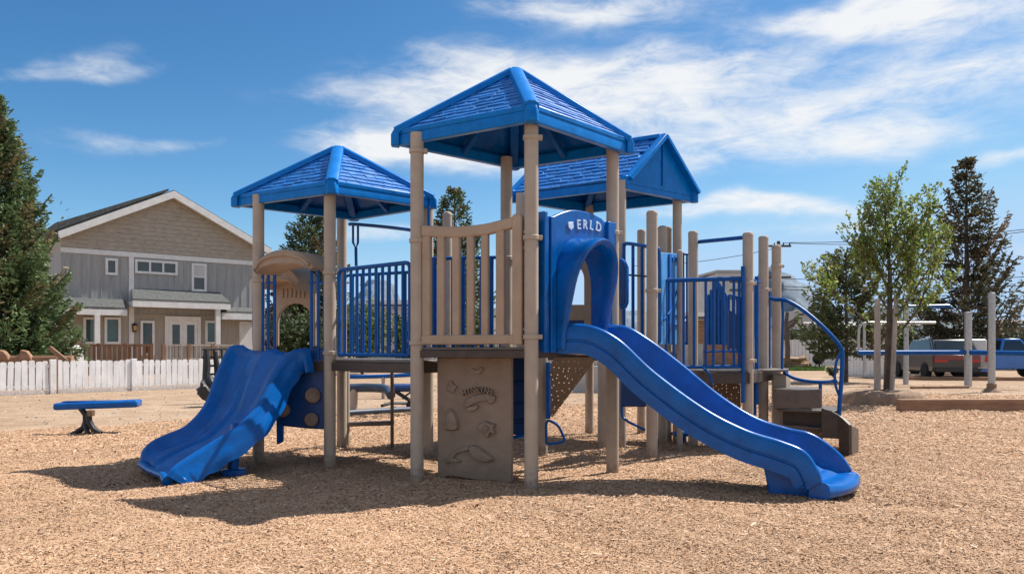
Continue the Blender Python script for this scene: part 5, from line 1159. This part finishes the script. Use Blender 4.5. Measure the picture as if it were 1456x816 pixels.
building('far_house', 'pale house with a low dark roof seen through the bridge bars', 505, 640, 66, 437, 420, 'palewall', 'darkroof', 9, wins=((530, 542, 450, 465), (560, 574, 450, 465), (590, 604, 450, 465)))
building('far_house', 'tan house with a dark gable roof behind the left tower bars', 372, 452, 60, 452, 425, 'lowwall', 'asphaltroof', 9, gable=True, wins=((402, 412, 462, 476), (424, 434, 462, 476)))
building('far_house', 'brown house behind the landing rail bars', 985, 1062, 56, 455, 440, 'timber', 'darkroof', 8, wins=((1035, 1042, 462, 475),))
building('far_house', 'white house with a grey roof behind the centre tower', 700, 860, 80, 452, 434, 'white', 'asphaltroof', 9, wins=((790, 800, 462, 474), (815, 826, 462, 474)))
def board_fence(label, x0, x1, Y0, Y1, zt, m, n):
    pl = Pl(XY(x0, Y0), XY(x1, Y1)); o = pl.w(pl.L / 2, -.02); t = thing('board_fence', label, 'fence', tuple(o)); b = MB()
    for i in range(n):
        a = pl.L * i / n; c_ = pl.L * (i + 1) / n - .02; b.pbox(pl, a, c_, .0, zt + random.uniform(-.02, .02), -.03, 0)
    b.build('boards', M[m], t, smooth=0)
    for f in np.linspace(0, 1, max(3, n // 6)): MB().pbox(pl, pl.L * f - .06, pl.L * f + .06, -.1, zt + .08, -.16, -.04).build('fence_post', M['stake'], t, smooth=0)
board_fence('tall white board fence at the far side of the lot', 1090, 1300, 56, 54, 1.85, 'white', 40)
board_fence('low white fence beyond the stair handrail', 1196, 1262, 34, 32, .95, 'picket', 14)
board_fence('grey board fence far behind the play structure', 640, 1000, 52, 56, 1.6, 'greywall', 50)
pl = Pl(XY(814, 22.3), XY(866, 22)); tag(MB().pbox(pl, 0, pl.L, -.05, .74, -.2, 0).build('low_wall', M['greywall'], bevel=.02, org=tuple(pl.w(pl.L / 2, -.02))), 'low grey wall beneath the deck behind the perforated climber', 'wall')
# grass strip, path
def grass():
    m = mat('grass_soil', (.10, .13, .04), .9, .3, 6)
    b = MB(); b.slab([XY(1100, 43), XY(1176, 46), XY(1172, 52), XY(1095, 50)], -.018, -.008); o = b.build('lawn', m, smooth=0); o['kind'] = 'structure'
    rg = np.random.default_rng(5); n = 9000; X0, Y0 = rg.uniform(1100, 1172, n), rg.uniform(43.6, 50, n); C = np.stack([(X0 - CX) * Y0 / F, Y0, rg.uniform(.0, .05, n)], 1); D = rg.normal(0, .5, (n, 3)) + A_([0, 0, 1.2]); d, s, u = basis(D); a = rg.uniform(0, 3.1, (n, 1))
    t = bpy.data.objects.new('tmp', None); ORG['tmp'] = Vector((0, 0, 0)); 
    o = cube_mesh_quads('grass', C, d, s * np.cos(a) + u * np.sin(a), .16, .05, M['shrub'], t, A_([.10, .17, .035]) * rg.uniform(.6, 1.4, (n, 1))); o.parent = None; bpy.data.objects.remove(t)
    tag(o, 'small strip of green grass far beyond the stair', 'grass'); o['kind'] = 'stuff'
grass()
shrub('shrub', 'small green weed tuft on the sand just right of the handrail', 1184, 34, .55, .45, 700, 21, (.10, .13, .05), .07, -.02)
shrub('shrub', 'grey green bush behind the handrail in front of the cottage', 1137, 60, 3.2, 2.9, 2600, 22, (.07, .09, .045), .2, -.02)
shrub('shrub', 'bright green bush seen through the bridge bars', 515, 38, 2.0, 3.6, 3200, 23, (.15, .17, .035), .17, -.02)
shrub('shrub', 'green bush between the bars and the centre post', 578, 50, 2.2, 3.2, 2000, 24, (.10, .15, .04), .18, -.02)
shrub('shrub', 'dark green bush beneath the spruce behind the left tower', 432, 40, 3.2, 2.8, 3000, 25, (.06, .085, .035), .18, -.02)
shrub('shrub', 'pale green bush at the foot of the brownish spruce', 1302, 44, 3.4, 2.6, 2600, 26, (.10, .13, .06), .18, -.02)
shrub('shrub', 'low dark bush right of the white trailer', 1440, 46, 4.2, 2.3, 2600, 27, (.06, .075, .04), .18, -.02)
shrub('shrub', 'small tree top above the left roof edge of the grey house', 88, 52, 3.0, 8.9, 2600, 28, (.08, .10, .05), .2, -.02)
# woodpile, dead tree, grill, sign, posts
c = XY(1132, 48); logs = []
lo = MB().tube([(c.x - .9, c.y, 0.12), (c.x + .9, c.y, 0.12)], .12, 10).build('log', M['logend'], org=(c.x, c.y, 0)); tag(lo, 'cut log in the heap of firewood by the far white fence', 'log', 'heap of cut logs')
rg = random.Random(4)
for i in range(15):
    o = lo if i == 0 else lo.copy()
    if i: COL.objects.link(o)
    r = i // 6; o.location = (c.x + rg.uniform(-.45, .45), c.y - .3 + .12 * (i % 6), .22 * r + rg.uniform(-.02, .1)); o.rotation_euler = (rg.uniform(0, 3), rg.uniform(-.35, .35), rg.uniform(-.7, .7))
c = XY(1119, 44); t = thing('dead_tree', 'bare forked dead tree trunk beside the stair handrail', 'tree', (c.x, c.y, -.02))
MB().tube([(c.x, c.y, -.1), (c.x + .05, c.y, 1.2), (c.x - .05, c.y, 2.6), (c.x + .02, c.y, 3.3)], [.17, .15, .13, .09], 8).build('trunk', M['bark'], t)
MB().tube([(c.x, c.y, 2.35), (c.x + .5, c.y, 2.75), (c.x + .78, c.y, 3.2)], [.11, .1, .06], 8).build('branch', M['bark'], t)
c = XY(1164, 46); t = thing('barrel_grill', 'round black barbecue on legs beyond the stair handrail', 'barbecue', (c.x, c.y, -.02))
MB().lathe((c.x, c.y, .62), [(0, -.34), (.2, -.3), (.34, -.12), (.36, .02), (.34, .1), (.2, .26), (0, .3)], 18).build('bowl', M['black'], t)
for a in range(3): MB().tube([(c.x + .12 * math.cos(a * 2.1), c.y + .12 * math.sin(a * 2.1), .4), (c.x + .3 * math.cos(a * 2.1), c.y + .3 * math.sin(a * 2.1), -.02)], .025, 6).build('leg', M['steel'], t)
MB().tube([(c.x - .2, c.y - .3, .95), (c.x + .2, c.y - .3, .95)], .03, 6).build('handle', M['white'], t)
c = XY(1164.5, 47.5); t = thing('sign_post', 'thin dark post standing behind the barbecue', 'post', (c.x, c.y, -.02)); MB().tube([(c.x, c.y, -.1), (c.x, c.y, 3.0)], .085, 8).build('pole', M['black'], t); MB().lathe((c.x, c.y, 3.0), [(.085, 0), (.12, .02), (.12, .1), (0, .14)], 8).build('cap', M['black'], t)
pl = Pl(XY(1164, 54.6), XY(1178, 54.5)); t = tag(MB().prism(pl, [pl.sz(1165, 507), pl.sz(1177, 507), pl.sz(1177, 486), pl.sz(1165, 486)], 0, .05).build('wall_sign', M['white'], smooth=0, org=tuple(pl.w(.3, .4))), 'white board with a small red square on the far fence', 'sign')
MB().prism(pl, [pl.sz(1168, 501), pl.sz(1174, 501), pl.sz(1174, 495), pl.sz(1168, 495)], .051, .07).build('red_square', M['redsign'], t, smooth=0)
# utility poles and wires
def pole(px, Y, yt, label):
    c = XY(px, Y); t = thing('utility_pole', label, 'utility pole', (c.x, c.y, -.02), 'utility poles'); zt = ZZ(yt, Y)
    MB().lathe((c.x, c.y, 0), [(.17, -.1), (.12, zt)], 10).build('pole', M['bark'], t)
    for dz in (.35, 2.6): MB().box((c.x - .9, c.y - .06, zt - dz - .07), (c.x + .9, c.y + .06, zt - dz + .07)).build('cross_arm', M['bark'], t)
    for dx in (-.8, -.3, .35, .8): MB().lathe((c.x + dx, c.y, zt - .28), [(.05, 0), (.06, .08), (.03, .16), (0, .17)], 8).build('insulator', M['black'], t)
    return c, zt
p0, z0_ = pole(1107, 56, 343, 'wooden utility pole mostly hidden by the tan post at the stair head')
p1, z1_ = pole(1640, 44, 300, 'wooden utility pole beyond the right edge')
def wire(label, a, b_, sag):
    pts = [Vector(a).lerp(Vector(b_), t) - Vector((0, 0, sag * 4 * t * (1 - t))) for t in np.linspace(0, 1, 25)]
    tag(MB().tube(pts, .022, 5).build('power_line', M['black'], org=a), label, 'power line', 'power lines')
wire('uppermost power line running right from the hidden pole', (p0.x + .8, p0.y, z0_ - .1), (p1.x, p1.y, z1_ - .1), .45)
wire('second power line just below the uppermost one', (p0.x + .3, p0.y, z0_ - .12), (p1.x - .8, p1.y, z1_ - .12), .7)
wire('power line at middle height right of the stair posts', (p0.x, p0.y, ZZ(396, 56)), (p1.x, p1.y, ZZ(384, 44)), .3)
wire('lower of the two close power lines right of the stair posts', (p0.x, p0.y, ZZ(411, 56)), (p1.x, p1.y, ZZ(408, 44)), .3)
wire('upper of the two close power lines right of the stair posts', (p0.x, p0.y, ZZ(407, 56)), (p1.x, p1.y, ZZ(399, 44)), .25)
wire('faint power line crossing behind the landing posts', (p0.x, p0.y, ZZ(352, 56)), (XY(900, 60).x, 60, ZZ(378, 60)), .3)

# ------------------------------------------------------------------ hills
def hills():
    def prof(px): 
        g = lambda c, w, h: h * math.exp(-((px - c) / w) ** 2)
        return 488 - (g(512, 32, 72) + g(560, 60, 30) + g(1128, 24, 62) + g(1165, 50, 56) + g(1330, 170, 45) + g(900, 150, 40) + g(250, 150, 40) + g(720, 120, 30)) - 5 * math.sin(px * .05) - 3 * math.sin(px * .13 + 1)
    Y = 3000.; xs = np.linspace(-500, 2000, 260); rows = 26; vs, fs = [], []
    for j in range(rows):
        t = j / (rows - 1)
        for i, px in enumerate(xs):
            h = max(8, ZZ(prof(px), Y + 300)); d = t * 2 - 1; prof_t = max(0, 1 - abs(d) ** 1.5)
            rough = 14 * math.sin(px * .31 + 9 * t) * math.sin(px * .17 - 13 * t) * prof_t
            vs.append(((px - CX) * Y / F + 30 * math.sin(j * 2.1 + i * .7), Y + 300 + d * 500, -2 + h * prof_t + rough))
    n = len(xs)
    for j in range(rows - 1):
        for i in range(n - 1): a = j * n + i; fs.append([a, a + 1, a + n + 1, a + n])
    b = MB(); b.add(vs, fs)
    o = b.build('hills', mat('haze_tinted_hillside', (.13, .17, .215), .95, .3, .012, bump=.6, bscale=.05), smooth=80); o['kind'] = 'structure'  # distant air haze is put into the blue-grey hillside colour
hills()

# ------------------------------------------------------------------ sky, sun, camera
def sky():
    w = bpy.data.worlds.new('World'); scene.world = w; w.use_nodes = True; nt = w.node_tree; N, L = nt.nodes, nt.links; bg = N['Background']; bg.inputs['Strength'].default_value = .1
    st = N.new('ShaderNodeTexSky'); st.sky_type = 'NISHITA'; st.sun_disc = False; st.sun_elevation = R(54); st.sun_rotation = R(60); st.air_density = 1.0; st.dust_density = .9; st.ozone_density = 3.0; st.altitude = 1400
    tc = N.new('ShaderNodeTexCoord'); sp = N.new('ShaderNodeSeparateXYZ'); L.new(tc.outputs['Generated'], sp.inputs[0])
    def mth(op, a, b_=None, c_=None):
        n = N.new('ShaderNodeMath'); n.operation = op
        for i, v in enumerate((a, b_, c_)):
            if v is None: continue
            if isinstance(v, (int, float)): n.inputs[i].default_value = v
            else: L.new(v, n.inputs[i])
        return n.outputs[0]
    az = mth('ARCTAN2', sp.outputs[0], sp.outputs[1]); el = mth('ARCSINE', sp.outputs[2])
    cb = N.new('ShaderNodeCombineXYZ'); L.new(az, cb.inputs[0]); L.new(el, cb.inputs[1])
    # streaky cloud noise on the sky dome
    def noise(scale, det, rough, sc, warp=0.0, loc=(0, 0, 0)):
        mp = N.new('ShaderNodeMapping'); mp.inputs['Scale'].default_value = sc; mp.inputs['Location'].default_value = loc; mp.inputs['Rotation'].default_value = (0, 0, R(-4)); L.new(cb.outputs[0], mp.inputs['Vector'])
        n = N.new('ShaderNodeTexNoise'); n.inputs['Scale'].default_value = scale; n.inputs['Detail'].default_value = det; n.inputs['Roughness'].default_value = rough; n.inputs['Distortion'].default_value = warp; L.new(mp.outputs[0], n.inputs['Vector']); return n
    n1 = noise(5.0, 10, .6, (1, 3.6, 1), .35, (1.7, .4, 2.3)); n2 = noise(15, 9, .66, (1, 3.0, 1), .6, (.3, 2.2, .7)); nw = noise(4, 4, .5, (1, 1.6, 1))
    wv = N.new('ShaderNodeVectorMath'); wv.operation = 'MULTIPLY_ADD'; L.new(nw.outputs['Color'], wv.inputs[0]); wv.inputs[1].default_value = (.22, .09, 0); L.new(cb.outputs[0], wv.inputs[2])
    tot = None
    def ae(px, py):
        a = math.atan((px - CX) / F); return a, math.atan((HY - py) / F * math.cos(a))
    for px, py, rx, ry, rot, s in BLOBS:
        a, e = ae(px, py); mp = N.new('ShaderNodeMapping'); mp.vector_type = 'TEXTURE'
        mp.inputs['Location'].default_value = (a + .11, e + .045, .0); mp.inputs['Rotation'].default_value = (0, 0, R(rot)); mp.inputs['Scale'].default_value = (rx / F, ry / F, 1)
        L.new(wv.outputs[0], mp.inputs['Vector'])
        ln = N.new('ShaderNodeVectorMath'); ln.operation = 'LENGTH'
        fl = N.new('ShaderNodeVectorMath'); fl.operation = 'MULTIPLY'; fl.inputs[1].default_value = (1, 1, 0); L.new(mp.outputs[0], fl.inputs[0]); L.new(fl.outputs[0], ln.inputs[0])
        m = mth('MULTIPLY', mth('EXPONENT', mth('MULTIPLY', mth('POWER', ln.outputs['Value'], 2.0), -1.0)), s)
        tot = m if tot is None else mth('ADD', tot, m)
    tot = mth('MINIMUM', mth('MULTIPLY', tot, .66), .84)
    nn = mth('ADD', mth('MULTIPLY', mth('SUBTRACT', n1.outputs['Fac'], .5), 2.0), mth('MULTIPLY', mth('SUBTRACT', n2.outputs['Fac'], .5), 1.4))
    dens = mth('ADD', tot, mth('MULTIPLY', nn, mth('ADD', mth('MULTIPLY', tot, .8), .18)))
    mr = N.new('ShaderNodeMapRange'); mr.interpolation_type = 'SMOOTHSTEP'; mr.inputs['From Min'].default_value = .10; mr.inputs['From Max'].default_value = .95; mr.inputs['To Max'].default_value = .95; L.new(dens, mr.inputs['Value'])
    # unseen broken cloud added behind and above the photographer as neutral fill light
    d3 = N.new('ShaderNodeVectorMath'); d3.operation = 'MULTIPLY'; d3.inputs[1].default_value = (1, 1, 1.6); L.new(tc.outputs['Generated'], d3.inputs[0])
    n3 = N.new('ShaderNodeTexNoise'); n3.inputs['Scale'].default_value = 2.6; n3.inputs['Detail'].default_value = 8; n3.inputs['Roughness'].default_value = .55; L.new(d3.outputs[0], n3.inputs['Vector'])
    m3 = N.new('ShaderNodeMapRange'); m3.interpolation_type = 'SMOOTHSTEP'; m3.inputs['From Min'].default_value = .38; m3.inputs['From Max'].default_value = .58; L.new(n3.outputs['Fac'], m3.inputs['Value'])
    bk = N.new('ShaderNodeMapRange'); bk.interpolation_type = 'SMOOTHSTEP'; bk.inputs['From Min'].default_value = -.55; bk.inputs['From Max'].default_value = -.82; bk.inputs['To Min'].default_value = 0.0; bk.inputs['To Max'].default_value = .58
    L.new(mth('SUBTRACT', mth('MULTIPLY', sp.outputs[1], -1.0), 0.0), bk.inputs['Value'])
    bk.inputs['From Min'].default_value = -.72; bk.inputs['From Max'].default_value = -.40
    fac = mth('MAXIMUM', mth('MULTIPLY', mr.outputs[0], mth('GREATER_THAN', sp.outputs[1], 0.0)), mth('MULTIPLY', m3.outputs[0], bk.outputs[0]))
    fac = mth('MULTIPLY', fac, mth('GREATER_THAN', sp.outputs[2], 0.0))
    se = N.new('ShaderNodeSeparateColor'); L.new(st.outputs[0], se.inputs[0]); co_ = N.new('ShaderNodeCombineColor')
    for k, (c0, p, a, cap) in enumerate(SKY_GRADE):      # deep polarised blue: a power per channel, levelling off towards the horizon
        v = mth('MULTIPLY', mth('POWER', mth('DIVIDE', se.outputs[k], c0), p), a)
        L.new(mth('SMOOTH_MIN', v, cap, 1.2), co_.inputs[k])
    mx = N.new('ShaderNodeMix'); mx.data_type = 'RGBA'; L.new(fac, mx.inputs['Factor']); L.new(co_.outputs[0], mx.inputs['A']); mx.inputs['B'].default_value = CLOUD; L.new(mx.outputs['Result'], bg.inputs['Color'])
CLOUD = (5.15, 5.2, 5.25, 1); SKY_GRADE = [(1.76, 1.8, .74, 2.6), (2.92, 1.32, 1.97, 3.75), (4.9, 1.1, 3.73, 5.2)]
BLOBS = [(880, 105, 330, 46, 4, 1.0), (760, 140, 240, 48, 0, .8), (1120, 160, 300, 40, 6, .68), (1020, 222, 280, 30, 0, .7), (1260, 178, 150, 24, -8, .6), (500, 208, 90, 20, 0, 1.0), (600, 210, 120, 26, 0, 1.3),
         (1235, 10, 80, 20, -4, 1.8), (1320, 50, 120, 40, 15, .42), (1420, 112, 110, 34, 0, .8), (1440, 15, 80, 24, 0, .4), (105, 98, 80, 14, 14, .65), (120, 70, 70, 12, 20, .3), (205, 215, 80, 15, 6, .6), (860, 8, 190, 20, 0, .95),
         (500, 135, 70, 12, 0, .35), (1090, 298, 120, 14, -4, .9), (1000, 306, 120, 14, 0, .7), (540, 340, 90, 14, 0, .7), (1150, 330, 120, 12, 0, .6), (1440, 228, 60, 10, 0, .8), (1440, 340, 50, 16, 0, .4), (300, 360, 200, 20, 0, .12)]
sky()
sd = Vector((-.62, -.36, -1)).normalized()
sun = bpy.data.lights.new('sun', 'SUN'); sun.energy = 4.2; sun.angle = R(.53); sun.color = (1, .95, .87)
so = bpy.data.objects.new('sun', sun); COL.objects.link(so); so.rotation_euler = sd.to_track_quat('-Z', 'Y').to_euler(); so.location = (20, 15, 40)
cam = bpy.data.cameras.new('camera'); cam.sensor_width = 36; cam.lens = F / 1456 * 36; cam.shift_y = (HY - 408) / 1456; cam.clip_start = .05; cam.clip_end = 20000
co = bpy.data.objects.new('camera', cam); COL.objects.link(co); co.location = (0, 0, H); co.rotation_euler = (R(90), 0, 0); scene.camera = co
vs = scene.view_settings; vs.view_transform = 'Standard'; vs.look = 'None'; vs.gamma = 1; vs.exposure = 0.86; vs.use_curve_mapping = False
scene.cycles.max_bounces = 8; scene.cycles.transparent_max_bounces = 12
print('leaf quads', NT)
